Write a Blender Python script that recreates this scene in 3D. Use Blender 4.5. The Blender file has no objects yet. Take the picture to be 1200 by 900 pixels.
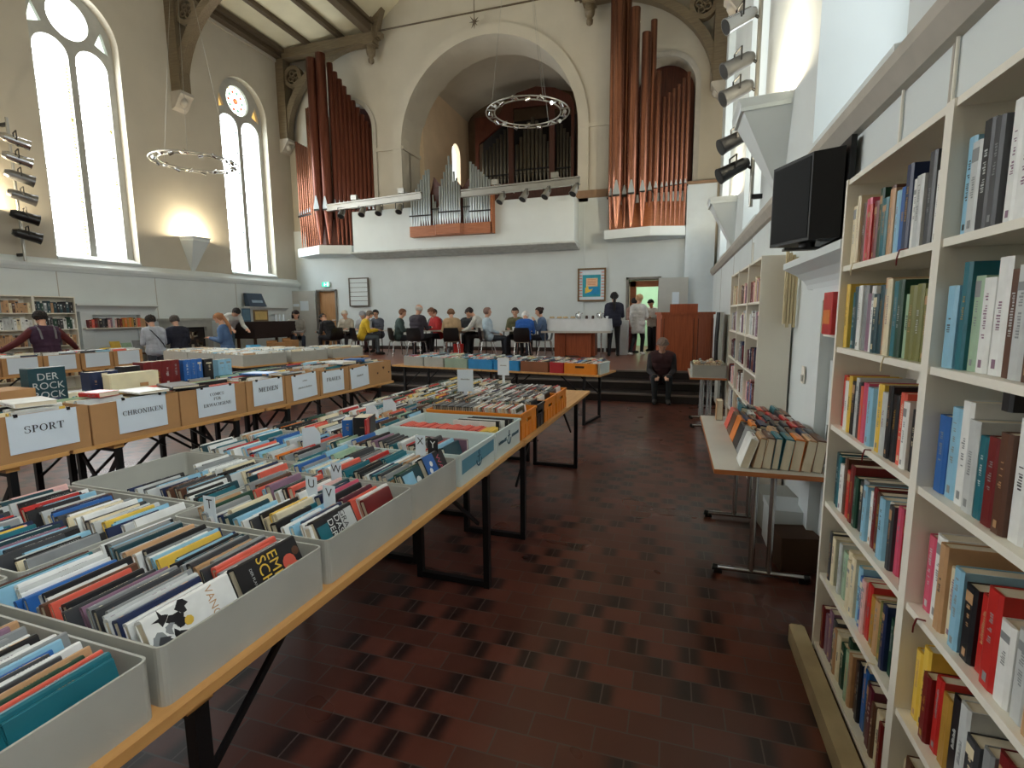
import bpy, math, random
from mathutils import Vector, Matrix, Euler
from mathutils.geometry import tessellate_polygon
random.seed(7)
S = bpy.context.scene
COL = S.collection
PI = math.pi
def lin(c): return c/12.92 if c <= .04045 else ((c+.055)/1.055)**2.4
def rgb(r, g, b): return (lin(r/255), lin(g/255), lin(b/255), 1)

# ---------------------------------------------------------------- camera
cd = bpy.data.cameras.new('camera'); cam = bpy.data.objects.new('camera', cd); COL.objects.link(cam)
cd.sensor_width = 36; cd.lens = 18.0; cd.clip_start = .05; cd.clip_end = 200
R = Matrix(((.95412144, -.03222214, .29768106), (.2993002, .13074693, -.94515852), (-.00846585, .99089201, .13439254)))
cam.matrix_world = Matrix.Translation((0, 0, 1.65)) @ R.to_4x4()
S.camera = cam
# ---------------------------------------------------------------- exposure, world
S.view_settings.view_transform = 'Standard'; S.view_settings.look = 'None'
S.view_settings.gamma = 1; S.view_settings.use_curve_mapping = False
S.view_settings.exposure = 0.5
WINDOW_LIGHT = 10.0      # radiance of the daylight panes
UPLIGHT = 150.0           # watts of each wall uplighter
w = bpy.data.worlds.new('world'); S.world = w; w.use_nodes = True
w.node_tree.nodes['Background'].inputs[0].default_value = (.75, .85, 1, 1)
w.node_tree.nodes['Background'].inputs[1].default_value = .6
S.cycles.max_bounces = 8; S.cycles.diffuse_bounces = 5; S.cycles.glossy_bounces = 3
S.cycles.sample_clamp_indirect = 6; S.cycles.caustics_reflective = False; S.cycles.caustics_refractive = False

# ---------------------------------------------------------------- helpers
class MB:
    """collects faces; build() links them as one mesh object"""
    def __init__(s): s.v = []; s.f = []; s.m = []; s.s = []; s.cm = 0; s.T = None
    def add(s, vs, fs, smooth=False, mat=None):
        o = len(s.v)
        if s.T is not None: vs = [tuple(s.T @ Vector(p)) for p in vs]
        s.v += [tuple(p) for p in vs]
        for f in fs:
            s.f.append(tuple(i+o for i in f)); s.m.append(s.cm if mat is None else mat); s.s.append(smooth)
        return s
    def box(s, x0, x1, y0, y1, z0, z1, mat=None, T=None, bev=0):
        if bev:
            b = bev
            pts = [(x0+b, y0), (x1-b, y0), (x1, y0+b), (x1, y1-b), (x1-b, y1), (x0+b, y1), (x0, y1-b), (x0, y0+b)]
            return s.prism(pts, z0, z1, mat=mat, T=T)
        vs = [(x0,y0,z0),(x1,y0,z0),(x1,y1,z0),(x0,y1,z0),(x0,y0,z1),(x1,y0,z1),(x1,y1,z1),(x0,y1,z1)]
        if T is not None: vs = [tuple(T @ Vector(p)) for p in vs]
        return s.add(vs, [(0,3,2,1),(4,5,6,7),(0,1,5,4),(1,2,6,5),(2,3,7,6),(3,0,4,7)], mat=mat)
    def bar(s, p, q, w, h, mat=None, up=(0,0,1)):
        p = Vector(p); q = Vector(q); d = (q-p).normalized(); u = Vector(up)
        if abs(d.dot(u)) > .98: u = Vector((0,1,0))
        a = d.cross(u).normalized(); b = a.cross(d)
        vs = []
        for c in (p, q):
            for (i, j) in ((-1,-1),(1,-1),(1,1),(-1,1)): vs.append(tuple(c+a*i*w/2+b*j*h/2))
        return s.add(vs, [(0,1,2,3),(7,6,5,4),(0,4,5,1),(1,5,6,2),(2,6,7,3),(3,7,4,0)], mat=mat)
    def cyl(s, p, q, r0, r1=None, n=10, mat=None, caps=True, smooth=True):
        r1 = r0 if r1 is None else r1
        p = Vector(p); q = Vector(q); d = (q-p).normalized(); u = Vector((0,0,1))
        if abs(d.dot(u)) > .98: u = Vector((0,1,0))
        a = d.cross(u).normalized(); b = a.cross(d)
        vs = []
        for c, r in ((p, r0), (q, r1)):
            for i in range(n):
                t = 2*PI*i/n; vs.append(tuple(c+a*r*math.cos(t)+b*r*math.sin(t)))
        s.add(vs, [(i, (i+1) % n, n+(i+1) % n, n+i) for i in range(n)], smooth, mat)
        if caps:
            s.add(vs[:n], [tuple(reversed(range(n)))], False, mat); s.add(vs[n:], [tuple(range(n))], False, mat)
        return s
    def tube(s, pts, r, n=8, mat=None, closed=False):
        m = len(pts)
        for i in range(m if closed else m-1): s.cyl(pts[i], pts[(i+1) % m], r, n=n, mat=mat)
        return s
    def lathe(s, prof, c=(0,0,0), n=16, mat=None, smooth=True):
        vs = []
        for r, z in prof:
            for i in range(n): t = 2*PI*i/n; vs.append((c[0]+r*math.cos(t), c[1]+r*math.sin(t), c[2]+z))
        fs = []
        for k in range(len(prof)-1):
            for i in range(n): fs.append((k*n+i, k*n+(i+1) % n, (k+1)*n+(i+1) % n, (k+1)*n+i))
        s.add(vs, fs, smooth, mat)
        if prof[0][0] > 1e-5: s.add(vs[:n], [tuple(reversed(range(n)))], False, mat)
        if prof[-1][0] > 1e-5: s.add(vs[-n:], [tuple(range(n))], False, mat)
        return s
    def prism(s, poly, z0, z1, mat=None, fn=None, T=None):
        return s.fill([poly], z0, z1, fn or (lambda u, v, w: (u, v, w)), mat, T)
    def fill(s, loops, w0, w1, fn, mat=None, T=None):
        """a flat shape with holes (loops of (u,v)), given thickness w0..w1, mapped by fn(u,v,w)"""
        flat = [p for l in loops for p in l]
        tris = tessellate_polygon([[Vector((p[0], p[1], 0)) for p in l] for l in loops])
        n = len(flat)
        vs = [fn(p[0], p[1], w0) for p in flat]+[fn(p[0], p[1], w1) for p in flat]
        if T is not None: vs = [tuple(T @ Vector(p)) for p in vs]
        fs = [tuple(reversed(t)) for t in tris]+[tuple(i+n for i in t) for t in tris]
        o = 0
        for l in loops:
            k = len(l)
            for i in range(k): fs.append((o+i, o+(i+1) % k, n+o+(i+1) % k, n+o+i))
            o += k
        return s.add(vs, fs, mat=mat)
    def ball(s, c, r, mat=None, nu=10, nv=7, sc=(1,1,1)):
        vs = [(c[0], c[1], c[2]-r*sc[2])]
        for j in range(1, nv):
            a = -PI/2+PI*j/nv
            for i in range(nu):
                t = 2*PI*i/nu; vs.append((c[0]+r*sc[0]*math.cos(a)*math.cos(t), c[1]+r*sc[1]*math.cos(a)*math.sin(t), c[2]+r*sc[2]*math.sin(a)))
        vs.append((c[0], c[1], c[2]+r*sc[2]))
        fs = [(0, 1+(i+1) % nu, 1+i) for i in range(nu)]
        for j in range(nv-2):
            for i in range(nu): fs.append((1+j*nu+i, 1+j*nu+(i+1) % nu, 1+(j+1)*nu+(i+1) % nu, 1+(j+1)*nu+i))
        L = len(vs)-1; b = 1+(nv-2)*nu
        fs += [(b+i, b+(i+1) % nu, L) for i in range(nu)]
        return s.add(vs, fs, True, mat)
    def mesh(s, name, mats, recalc=True):
        me = bpy.data.meshes.new(name); me.from_pydata(s.v, [], s.f)
        for m in (mats if isinstance(mats, (list, tuple)) else [mats]): me.materials.append(m)
        me.polygons.foreach_set('material_index', s.m); me.polygons.foreach_set('use_smooth', s.s)
        if recalc:
            import bmesh
            b = bmesh.new(); b.from_mesh(me); bmesh.ops.recalc_face_normals(b, faces=b.faces); b.to_mesh(me); b.free()
        me.update(); return me
    def build(s, name, mats, parent=None, recalc=True):
        return link(name, s.mesh(name, mats, recalc), parent)
def link(name, me, parent=None):
    o = bpy.data.objects.new(name, me); COL.objects.link(o)
    if parent is not None: o.parent = parent
    return o
def tag(o, label, cat, group=None):
    o['label'] = label; o['category'] = cat
    if group: o['group'] = group
    return o
def thing(name, label, cat, loc=(0,0,0), rz=0, group=None):
    o = bpy.data.objects.new(name, None); COL.objects.link(o); o.empty_display_size = .1
    o.location = loc; o.rotation_euler = (0, 0, rz)
    return tag(o, label, cat, group)
def struct(o): o['kind'] = 'structure'; return o
def copy_tree(o, parent=None):
    c = o.copy(); COL.objects.link(c)
    if parent is not None: c.parent = parent
    for ch in list(o.children): copy_tree(ch, c)
    return c
def arch(cu, hw, v0, spring, n=14):
    """outline of a round-headed opening, anticlockwise from lower left"""
    p = [(cu-hw, v0), (cu+hw, v0)]
    for i in range(n+1):
        t = PI*i/n; p.append((cu+hw*math.cos(t), spring+hw*math.sin(t)))
    return p
def circ(cu, cv, r, n=20): return [(cu+r*math.cos(2*PI*i/n), cv+r*math.sin(2*PI*i/n)) for i in range(n)]
ORD = 'first second third fourth fifth sixth seventh eighth ninth tenth eleventh twelfth thirteenth fourteenth fifteenth sixteenth seventeenth eighteenth nineteenth twentieth'.split()
ORD += ['twenty-'+a for a in ORD[:9]]+['thirtieth']+['thirty-'+a for a in ORD[:9]]+['fortieth']+['forty-'+a for a in ORD[:9]]+['fiftieth']+['fifty-'+a for a in ORD[:9]]+['sixtieth']

# ---------------------------------------------------------------- materials
MATS = {}
def mat(name, c, rough=.6, metal=0., var=.12, scale=6., bump=0., emis=0., spec=None, stretch=None):
    """principled with a little procedural noise in its colour"""
    if name in MATS: return MATS[name]
    m = bpy.data.materials.new(name); m.use_nodes = True; nt = m.node_tree; N = nt.nodes; L = nt.links
    b = N['Principled BSDF']; b.inputs['Roughness'].default_value = rough; b.inputs['Metallic'].default_value = metal
    if spec is not None: b.inputs['Specular IOR Level'].default_value = spec
    tc = N.new('ShaderNodeTexCoord'); no = N.new('ShaderNodeTexNoise'); no.inputs['Scale'].default_value = scale; no.inputs['Detail'].default_value = 3
    src = tc.outputs['Object']
    if stretch:
        mp = N.new('ShaderNodeMapping'); mp.inputs['Scale'].default_value = stretch; L.new(src, mp.inputs[0]); src = mp.outputs[0]
    L.new(src, no.inputs['Vector'])
    cr = N.new('ShaderNodeValToRGB'); cr.color_ramp.elements[0].position = .3; cr.color_ramp.elements[1].position = .7
    a = [max(0, x*(1-var)) for x in c[:3]]+[1]; d = [min(1, x*(1+var)) for x in c[:3]]+[1]
    cr.color_ramp.elements[0].color = a; cr.color_ramp.elements[1].color = d
    L.new(no.outputs['Fac'], cr.inputs[0]); L.new(cr.outputs[0], b.inputs['Base Color'])
    if emis:
        L.new(cr.outputs[0], b.inputs['Emission Color']); b.inputs['Emission Strength'].default_value = emis
    if bump:
        bp = N.new('ShaderNodeBump'); bp.inputs['Strength'].default_value = bump; bp.inputs['Distance'].default_value = .01
        L.new(no.outputs['Fac'], bp.inputs['Height']); L.new(bp.outputs[0], b.inputs['Normal'])
    MATS[name] = m; return m
def wood(name, c1, c2, axis='Y', scale=3., rough=.45):
    if name in MATS: return MATS[name]
    m = bpy.data.materials.new(name); m.use_nodes = True; nt = m.node_tree; N = nt.nodes; L = nt.links
    b = N['Principled BSDF']; b.inputs['Roughness'].default_value = rough
    tc = N.new('ShaderNodeTexCoord'); mp = N.new('ShaderNodeMapping')
    sc = [14., 14., 14.]; sc['XYZ'.index(axis)] = .8; mp.inputs['Scale'].default_value = sc
    no = N.new('ShaderNodeTexNoise'); no.inputs['Scale'].default_value = scale; no.inputs['Detail'].default_value = 5; no.inputs['Distortion'].default_value = .6
    cr = N.new('ShaderNodeValToRGB'); cr.color_ramp.elements[0].color = c1; cr.color_ramp.elements[1].color = c2
    cr.color_ramp.elements[0].position = .3; cr.color_ramp.elements[1].position = .68
    L.new(tc.outputs['Object'], mp.inputs[0]); L.new(mp.outputs[0], no.inputs['Vector']); L.new(no.outputs['Fac'], cr.inputs[0]); L.new(cr.outputs[0], b.inputs['Base Color'])
    MATS[name] = m; return m
def glow(name, c, s, var=0.):
    if name in MATS: return MATS[name]
    m = bpy.data.materials.new(name); m.use_nodes = True; nt = m.node_tree; N = nt.nodes; L = nt.links
    N.remove(N['Principled BSDF']); e = N.new('ShaderNodeEmission'); e.inputs[0].default_value = c; e.inputs[1].default_value = s
    if var:   # leaded panes of slightly different tints
        tc = N.new('ShaderNodeTexCoord'); vo = N.new('ShaderNodeTexVoronoi'); vo.inputs['Scale'].default_value = 9
        mx = N.new('ShaderNodeMix'); mx.data_type = 'RGBA'; mx.blend_type = 'MULTIPLY'; mx.inputs[0].default_value = var
        L.new(tc.outputs['Object'], vo.inputs['Vector']); mx.inputs[6].default_value = c; L.new(vo.outputs['Color'], mx.inputs[7]); L.new(mx.outputs[2], e.inputs[0])
    L.new(e.outputs[0], N['Material Output'].inputs[0]); MATS[name] = m; return m

M_beige = mat('plaster_beige', rgb(190,183,168), .9, var=.05, scale=1.2, bump=.05)
M_white = mat('plaster_white', rgb(216,223,224), .85, var=.03, scale=1.5, bump=.03)
M_peach = mat('plaster_peach', rgb(212,190,162), .9, var=.05, scale=1.5)
M_frame = mat('stone_frame', rgb(176,176,170), .85, var=.06)
M_sill = mat('stone_sill', rgb(176,170,160), .8, var=.06)
M_timber = wood('roof_timber', rgb(96,84,66), rgb(122,108,86), 'X')
M_timberd = wood('roof_timber_dark', rgb(70,58,44), rgb(92,78,60), 'Y')
M_ceil = mat('ceiling_panel', rgb(214,206,178), .9, var=.06, scale=1.5)
M_redwood = wood('organ_mahogany', rgb(66,32,22), rgb(96,48,34), 'Z', rough=.35)
M_pipe2 = mat('pipe_copper_dark', rgb(112,62,48), .3, .6, var=.12, scale=2, stretch=(8,8,1))
M_pipe = mat('pipe_copper', rgb(166,112,90), .24, .75, var=.1, scale=2, stretch=(8,8,1))
M_tin = mat('pipe_tin', rgb(186,194,200), .36, .75, var=.08, scale=3)
M_darkpipe = mat('pipe_dull', rgb(118,112,100), .4, .6, var=.1, scale=3)
M_orange = wood('wood_orange', rgb(144,82,46), rgb(172,104,62), 'X', rough=.45)
M_pulpit = wood('wood_pulpit', rgb(136,66,36), rgb(164,84,48), 'Z', rough=.4)
M_black = mat('black_metal', rgb(24,24,26), .45, .3, var=.2)
M_blackp = mat('black_plastic', rgb(20,20,22), .3, var=.1)
M_chrome = mat('chrome', rgb(200,200,200), .18, 1., var=.05)
M_alu = mat('aluminium', rgb(164,163,157), .35, .8, var=.05)
M_lampgrey = mat('lamp_housing', rgb(120,120,120), .35, .8, var=.1)
M_case = mat('bookcase_white', rgb(236,232,220), .5, var=.03, scale=3)
M_paper = mat('paper', rgb(222,234,244), .8, var=.02)
M_ink = mat('ink', rgb(30,32,40), .7, var=.05)
M_card = mat('cardboard', rgb(182,138,92), .85, var=.08, scale=5)
M_cardd = mat('cardboard_dark', rgb(70,46,28), .9, var=.1)
M_grey = mat('crate_grey', rgb(172,172,164), .7, var=.06, scale=5)
M_pinel = wood('beer_table_pine', rgb(196,142,82), rgb(222,172,108), 'Y', scale=1.4, rough=.35)
M_crorange = mat('crate_orange', rgb(232,138,36), .4, var=.06)
M_tabletop = mat('laminate_grey', rgb(196,192,184), .3, var=.03)
M_edge = wood('beech_edge', rgb(160,92,48), rgb(182,112,62), 'X')
M_pages = mat('book_pages', rgb(220,210,188), .85, var=.1, scale=40, stretch=(60,1,1))
M_cloth = mat('white_cloth', rgb(222,226,230), .9, var=.04)
M_dkcloth = mat('dark_brown_cloth', rgb(40,26,24), .95, var=.15)
# ================================================================ SETTING
XL, XR, YE, YB = -13.3, 1.1, 16.0, -4.5      # left wall, right wall, organ wall, wall behind the viewer
YSTAGE, ZST = 10.86, .48
# ---- floor of dark red clay tiles laid in running bond, ends flamed dark
def tile_mat():
    m = bpy.data.materials.new('clay_tiles'); m.use_nodes = True; nt = m.node_tree; N = nt.nodes; L = nt.links
    b = N['Principled BSDF']
    def ma(op, a, bb=None, c=None):
        n = N.new('ShaderNodeMath'); n.operation = op
        for i, x in enumerate((a, bb, c)):
            if x is None: continue
            if isinstance(x, (int, float)): n.inputs[i].default_value = x
            else: L.new(x, n.inputs[i])
        return n.outputs[0]
    tc = N.new('ShaderNodeTexCoord'); sp = N.new('ShaderNodeSeparateXYZ'); L.new(tc.outputs['Object'], sp.inputs[0])
    TW, TL = .125, .25
    v = ma('DIVIDE', sp.outputs[1], TW); row = ma('FLOOR', v); fv = ma('FRACT', v)
    u = ma('ADD', ma('DIVIDE', sp.outputs[0], TL), ma('MULTIPLY', ma('MODULO', row, 2.), .5)); fu = ma('FRACT', u); colm = ma('FLOOR', u)
    du = ma('ABSOLUTE', ma('SUBTRACT', fu, .5)); dv = ma('ABSOLUTE', ma('SUBTRACT', fv, .5))
    cv = N.new('ShaderNodeCombineXYZ'); L.new(colm, cv.inputs[0]); L.new(row, cv.inputs[1])
    wn = N.new('ShaderNodeTexWhiteNoise'); wn.noise_dimensions = '2D'; L.new(cv.outputs[0], wn.inputs['Vector'])
    big = N.new('ShaderNodeTexNoise'); big.inputs['Scale'].default_value = 1.3; L.new(tc.outputs['Object'], big.inputs['Vector'])
    # which ends are flamed: near joints, where noise allows
    cu2 = N.new('ShaderNodeCombineXYZ'); L.new(ma('FLOOR', ma('ADD', u, .5)), cu2.inputs[0]); L.new(row, cu2.inputs[1])
    vs_ = N.new('ShaderNodeVectorMath'); vs_.operation = 'MULTIPLY'; L.new(cu2.outputs[0], vs_.inputs[0]); vs_.inputs[1].default_value = (.33, .165, 0)
    big2 = N.new('ShaderNodeTexNoise'); big2.inputs['Scale'].default_value = 1.; L.new(vs_.outputs[0], big2.inputs['Vector'])
    wn2 = N.new('ShaderNodeTexWhiteNoise'); wn2.noise_dimensions = '2D'; L.new(cu2.outputs[0], wn2.inputs['Vector'])
    flame = N.new('ShaderNodeMapRange'); flame.interpolation_type = 'SMOOTHSTEP'; L.new(du, flame.inputs[0]); L.new(ma('ADD', ma('MULTIPLY', wn.outputs['Value'], .2), .0), flame.inputs[1]); flame.inputs[2].default_value = .42
    ok = ma('GREATER_THAN', ma('ADD', wn2.outputs['Value'], ma('MULTIPLY', ma('SUBTRACT', big2.outputs['Fac'], .5), 1.8)), .54)
    fl = ma('MULTIPLY', flame.outputs[0], ma('MULTIPLY', ok, .85))
    cr = N.new('ShaderNodeValToRGB'); cr.color_ramp.elements[0].color = rgb(82,47,39); cr.color_ramp.elements[1].color = rgb(106,60,49); L.new(wn.outputs['Value'], cr.inputs[0])
    mx = N.new('ShaderNodeMix'); mx.data_type = 'RGBA'; L.new(fl, mx.inputs[0]); L.new(cr.outputs[0], mx.inputs[6]); mx.inputs[7].default_value = rgb(29,25,26)
    gj = ma('MAXIMUM', ma('GREATER_THAN', du, .5-.0045/TL*.7), ma('GREATER_THAN', dv, .5-.0045/TW*.7))
    mg = N.new('ShaderNodeMix'); mg.data_type = 'RGBA'; L.new(gj, mg.inputs[0]); L.new(mx.outputs[2], mg.inputs[6]); mg.inputs[7].default_value = rgb(86,74,68)
    L.new(mg.outputs[2], b.inputs['Base Color'])
    rr = ma('ADD', ma('MULTIPLY', big.outputs['Fac'], .2), .2); L.new(rr, b.inputs['Roughness'])
    b.inputs['Specular IOR Level'].default_value = .45
    bp = N.new('ShaderNodeBump'); bp.inputs['Strength'].default_value = .2; bp.inputs['Distance'].default_value = .003
    L.new(ma('SUBTRACT', ma('MULTIPLY', wn.outputs['Value'], .3), gj), bp.inputs['Height']); L.new(bp.outputs[0], b.inputs['Normal'])
    return m
M_tile = tile_mat()
struct(MB().box(XL-.7, XR+.9, YB-.3, YE+4.2, -.2, 0).build('floor', M_tile))
# ---- stage with two steps in front
M_step = mat('stage_step', rgb(30,22,20), .4, var=.2)
M_nos = mat('step_nosing', rgb(120,110,104), .35, .3, var=.1)
M_stfl = mat('stage_floor', rgb(120,74,58), .35, var=.12, scale=3)
st = MB().box(-12.4, XR, YSTAGE, YE+3.6, 0, ZST).build('trim_1', [M_stfl]); struct(st)
for i, (y0, z1) in enumerate(((9.75, .16), (10.3, .32))):
    o = MB().box(-6.5, XR, y0, YSTAGE, 0, z1-.004).box(-6.5, XR, y0-.015, y0+.05, z1-.03, z1, mat=1).build('trim_%d' % (i+2), [M_step, M_nos]); struct(o)
o = MB().box(-12.4, XR, YSTAGE-.01, YSTAGE-.002, 0, ZST-.03).box(-12.4, XR, YSTAGE-.025, YSTAGE+.05, ZST-.03, ZST+.002, mat=1).build('trim_4', [M_step, M_nos]); struct(o)

# ---- the tall round-headed windows, both long walls
WC = [-.55, 4.3, 9.155, 14.0]
HW, SILL, SPR = .955, 3.03, 8.15
wn_no = 0
M_pane = glow('daylight_pane', (.95, .99, 1, 1), WINDOW_LIGHT)
M_paneb = glow('daylight_pane_bluish', (.86, .97, 1, 1), WINDOW_LIGHT*.8)
M_panes = glow('daylight_pane_shaded', (.92, .98, 1, 1), WINDOW_LIGHT*.22)
M_yel = glow('yellow_glass', (1, .86, .22, 1), 1.4)
M_gred = glow('red_glass', (.9, .16, .08, 1), 1.0); M_ggrn = glow('green_glass', (.25, .55, .35, 1), .9); M_gamb = glow('amber_glass', (1, .55, .15, 1), 1.0)
M_rose = glow('rose_glass', (.86, 1, .9, 1), 2.2)
M_bar = mat('saddle_bar', rgb(110,110,104), .6, .4)
def window(cy, side, style):
    global wn_no; wn_no += 1
    s = -1 if side == 'left' else 1
    x0 = (XL if s < 0 else XR)
    dp = .22 if s < 0 else .72                      # the street-side wall is thicker
    f = lambda u, v, w: (x0+s*(dp+w), cy+u, v)     # w grows outwards
    lan = [arch(q*.435, .36, SILL+.12, 7.58) for q in (-1, 1)]
    rose = circ(0, 8.47, .44, 28)
    tri = [[(q*.55, 8.16), (q*.86, 8.03), (q*.72, 8.52)] for q in (-1, 1)]
    win = struct(MB().fill([arch(0, HW+.03, SILL-.03, SPR, 22)]+lan+[rose]+tri, 0, .13, f).build('window_%d' % wn_no, M_frame))
    pm = M_panes if s > 0 and cy > 0 else M_pane if style != 2 else M_paneb  # unseen right-hand window behind viewer kept at full strength to brighten the foreground
    for l in lan: MB().fill([l], .09, .1, f).build('pane', pm, win)
    b = MB()
    for q in (-1, 1):
        for k in range(7):
            z = SILL+.12+.62*(k+1)
            if z < 7.85: b.box(*sorted((x0+s*(dp+.065), x0+s*(dp+.08))), cy+q*.435-.38, cy+q*.435+.38, z-.012, z+.012)
    b.build('saddle_bar', M_bar, win)
    if style:
        y = MB()
        for q in (-1, 1):                       # beaded coloured border of each light
            for e in (-1, 1):
                for k in range(60 if style == 1 else 0):
                    z = SILL+.16+k*.072
                    y.fill([circ(q*.435+e*.338, z, .026, 6)], .075, .089, f)
        if style == 1: y.build('border', M_yel, win)
        if style == 2:
            p = MB()
            for e in (-1, 1):
                for q in (-1, 1): p.fill([[(q*.435+e*.36-.02, SILL+.14), (q*.435+e*.36+.02, SILL+.14), (q*.435+e*.36+.02, 7.58), (q*.435+e*.36-.02, 7.58)]], .078, .089, f)
            p.build('border', glow('cyan_glass', (.55, .85, .95, 1), 2.), win)
    if style == 2:
        r = MB().fill([rose], .09, .1, f, mat=0)
        for k in range(10):
            a = 2*PI*k/10; r.fill([circ(.27*math.cos(a), 8.47+.27*math.sin(a), .045, 8)], .078, .088, f, mat=1+(k % 2))
            r.fill([circ(.39*math.cos(a+.31), 8.47+.39*math.sin(a+.31), .03, 6)], .078, .088, f, mat=3)
        r.fill([circ(0, 8.47, .09, 8)], .078, .088, f, mat=2); r.fill([circ(0, 8.47, .035, 8)], .07, .077, f, mat=3)
        r.build('rose_pane', [M_rose, M_ggrn, M_gred, M_gamb], win)
        for t in tri: MB().fill([t], .09, .1, f).build('spandrel_pane', M_gamb, win)
    else:
        MB().fill([rose], .09, .1, f).build('rose_pane', pm, win)
        for t in tri: MB().fill([t], .09, .1, f).build('spandrel_pane', M_rose, win)
for i, c in enumerate(WC): window(c, 'left', (0, 0, 1, 2)[i])
for i, c in enumerate(WC): window(c, 'right', (0, 0, 1, 2)[i])
# ---- long walls
ZC = 10.55
def longwall(x0, s, name):
    f = lambda u, v, w: (x0+s*w, u, v)
    loops = [[(YB, 2.7), (YE+.6, 2.7), (YE+.6, ZC+.6), (YB, ZC+.6)]]+[arch(c, HW, SILL, SPR, 22) for c in WC]
    o = struct(MB().fill(loops, 0, .6 if s < 0 else .9, f).build('wall_'+name, M_beige if s < 0 else M_white))
    o = MB().box(*sorted((x0-s*.08, x0+s*.6)), YB, YE, 0, 2.72).build('wall_'+name+'_lower', M_white); struct(o)
    # vertical joints of the painted boarding below the sill
    j = MB()
    for y in (2.6, 5.4, 8.1, 10.4, 13.05): j.box(*sorted((x0-s*.083, x0-s*.08)), y-.008, y+.008, .1, 2.7)
    struct(j.build('trim_'+str(10+(s > 0)), M_sill))
    # moulded string course under the windows
    pr = [(-.08, 2.66), (.12, 2.70), (.17, 2.78), (.17, 2.84), (-.02, 3.0), (-.08, 3.0)]
    o = MB().fill([pr], YB, YE, lambda u, v, w: (x0-s*u, w, v)).build('trim_'+str(5+(s > 0)), M_sill if s > 0 else M_white); struct(o)
    # sloped sills in the openings
    sl = MB()
    for c in WC: sl.fill([[(-.05, SILL-.05), (-.05, SILL), (.24 if s < 0 else .74, SILL+.12), (.24 if s < 0 else .74, SILL-.05)]], c-HW, c+HW, lambda u, v, w: (x0+s*u, w, v))
    struct(sl.build('trim_'+str(7+(s > 0)), M_white))
longwall(XL, -1, 'left'); longwall(XR, 1, 'right')
struct(MB().box(XL-.7, XR+.9, YB-.6, YB, 0, 14).build('wall_back', M_beige))

# ---- organ wall: two niches and the big arch
AC = -5.85
fY = lambda u, v, w: (u, YE+w, v)
big = arch(AC, 2.95, 4.9, 7.2, 30)
nl = arch(-10.8, .92, 4.6, 7.9, 20); nr = arch(-.45, .82, 4.6, 7.93, 20)
struct(MB().fill([[(XL-.6, 0), (-12.42, 0), (-12.42, 2.56), (-11.62, 2.56), (-11.62, 0), (-1.33, 0), (-1.33, 2.65), (-.47, 2.65), (-.47, 0), (XR+.6, 0), (XR+.6, 14), (XL-.6, 14)], big, nl, nr], 0, .55, fY).build('wall_front', M_beige))
# white painted lower zone, a slab of plaster standing slightly proud
def lowslab(pts, name): struct(MB().fill([pts], -.05, 0, fY).build(name, M_white))
lowslab([(XL, ZST), (-12.42, ZST), (-12.42, 2.56), (-11.62, 2.56), (-11.62, ZST), (-1.33, ZST), (-1.33, 2.65), (-.47, 2.65), (-.47, ZST), (.24, ZST), (.24, 5.1), (-2.05, 5.1), (-3.0, 5.1), (-10.4, 4.7), (XL, 4.7)], 'trim_20')
M_bluew = mat('plaster_cool_white', rgb(216,226,232), .8, var=.02)
struct(MB().box(.24, XR-.08, YE-.3, YE, ZST, 5.2).build('trim_21', M_bluew))
struct(MB().box(-2.95, -2.0, YE-.08, YE-.04, 5.1, 5.32).box(.2, XR-.08, YE-.34, YE-.04, 5.2, 5.28).build('trim_22', mat('rail_brown', rgb(140,110,84), .6)))
j = MB()
for x in (-2.7, -2.0): j.box(x-.03, x+.03, YE-.075, YE-.05, ZST, 4.9)
struct(j.build('trim_23', M_white))
struct(MB().box(XL, -12.45, YE-.07, YE-.05, ZST, ZST+.12).box(-11.6, -1.36, YE-.07, YE-.05, ZST, ZST+.12).build('baseboard_front', mat('skirting_dark', rgb(60,46,42), .5)))
# mouldings: archivolt round the openings, impost lines
def archband(c, hw, spring, wd, pr, name, m, v0):
    outer = arch(c, hw+wd, v0, spring, 30); inner = arch(c, hw, v0-.001, spring, 30)
    ring = outer[1:]+[outer[0]]+[inner[0]]+list(reversed(inner[1:]))
    struct(MB().fill([ring], -pr, 0, fY).build(name, m))
archband(AC, 2.95, 7.2, .32, .05, 'trim_24', M_beige, 5.0)
archband(-.45, .82, 7.93, .14, .05, 'trim_25', M_sill, 5.1); archband(-10.8, .92, 7.9, .14, .05, 'trim_26', M_sill, 4.7)
struct(MB().box(-9.75, -8.8, YE-.06, YE, 7.12, 7.24).box(-2.9, -1.35, YE-.06, YE, 7.12, 7.24).box(-8.82, -8.74, YE-.03, YE+1.25, 7.12, 7.24).build('trim_27', M_beige))
# chamber behind the big arch: deep soffit, then a wider room with a flat segmental vault and peach walls
CYA, CY1 = YE+1.25, YE+5.5
v = MB(); n = 28; vs = []
for k, yy in enumerate((YE+.5, CYA)):
    for i in range(n+1):
        t = PI*i/n; vs.append((AC+2.95*math.cos(t), yy, 7.2+2.95*math.sin(t)))
v.add(vs, [(i, i+1, n+2+i, n+1+i) for i in range(n)], True)
v.box(AC-3.25, AC-2.95, YE+.5, CYA, 4.9, 7.2).box(AC+2.95, AC+3.25, YE+.5, CYA, 4.9, 7.2)
struct(v.build('ceiling_soffit', M_beige, recalc=False))
struct(MB().fill([[(AC-3.8, 4.6), (AC+3.8, 4.6), (AC+3.8, 11.2), (AC-3.8, 11.2)], arch(AC, 2.95, 4.9, 7.2, 28)], 1.25, 1.3, fY).build('wall_chamber_front', M_beige))
v = MB(); vs = []
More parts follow.
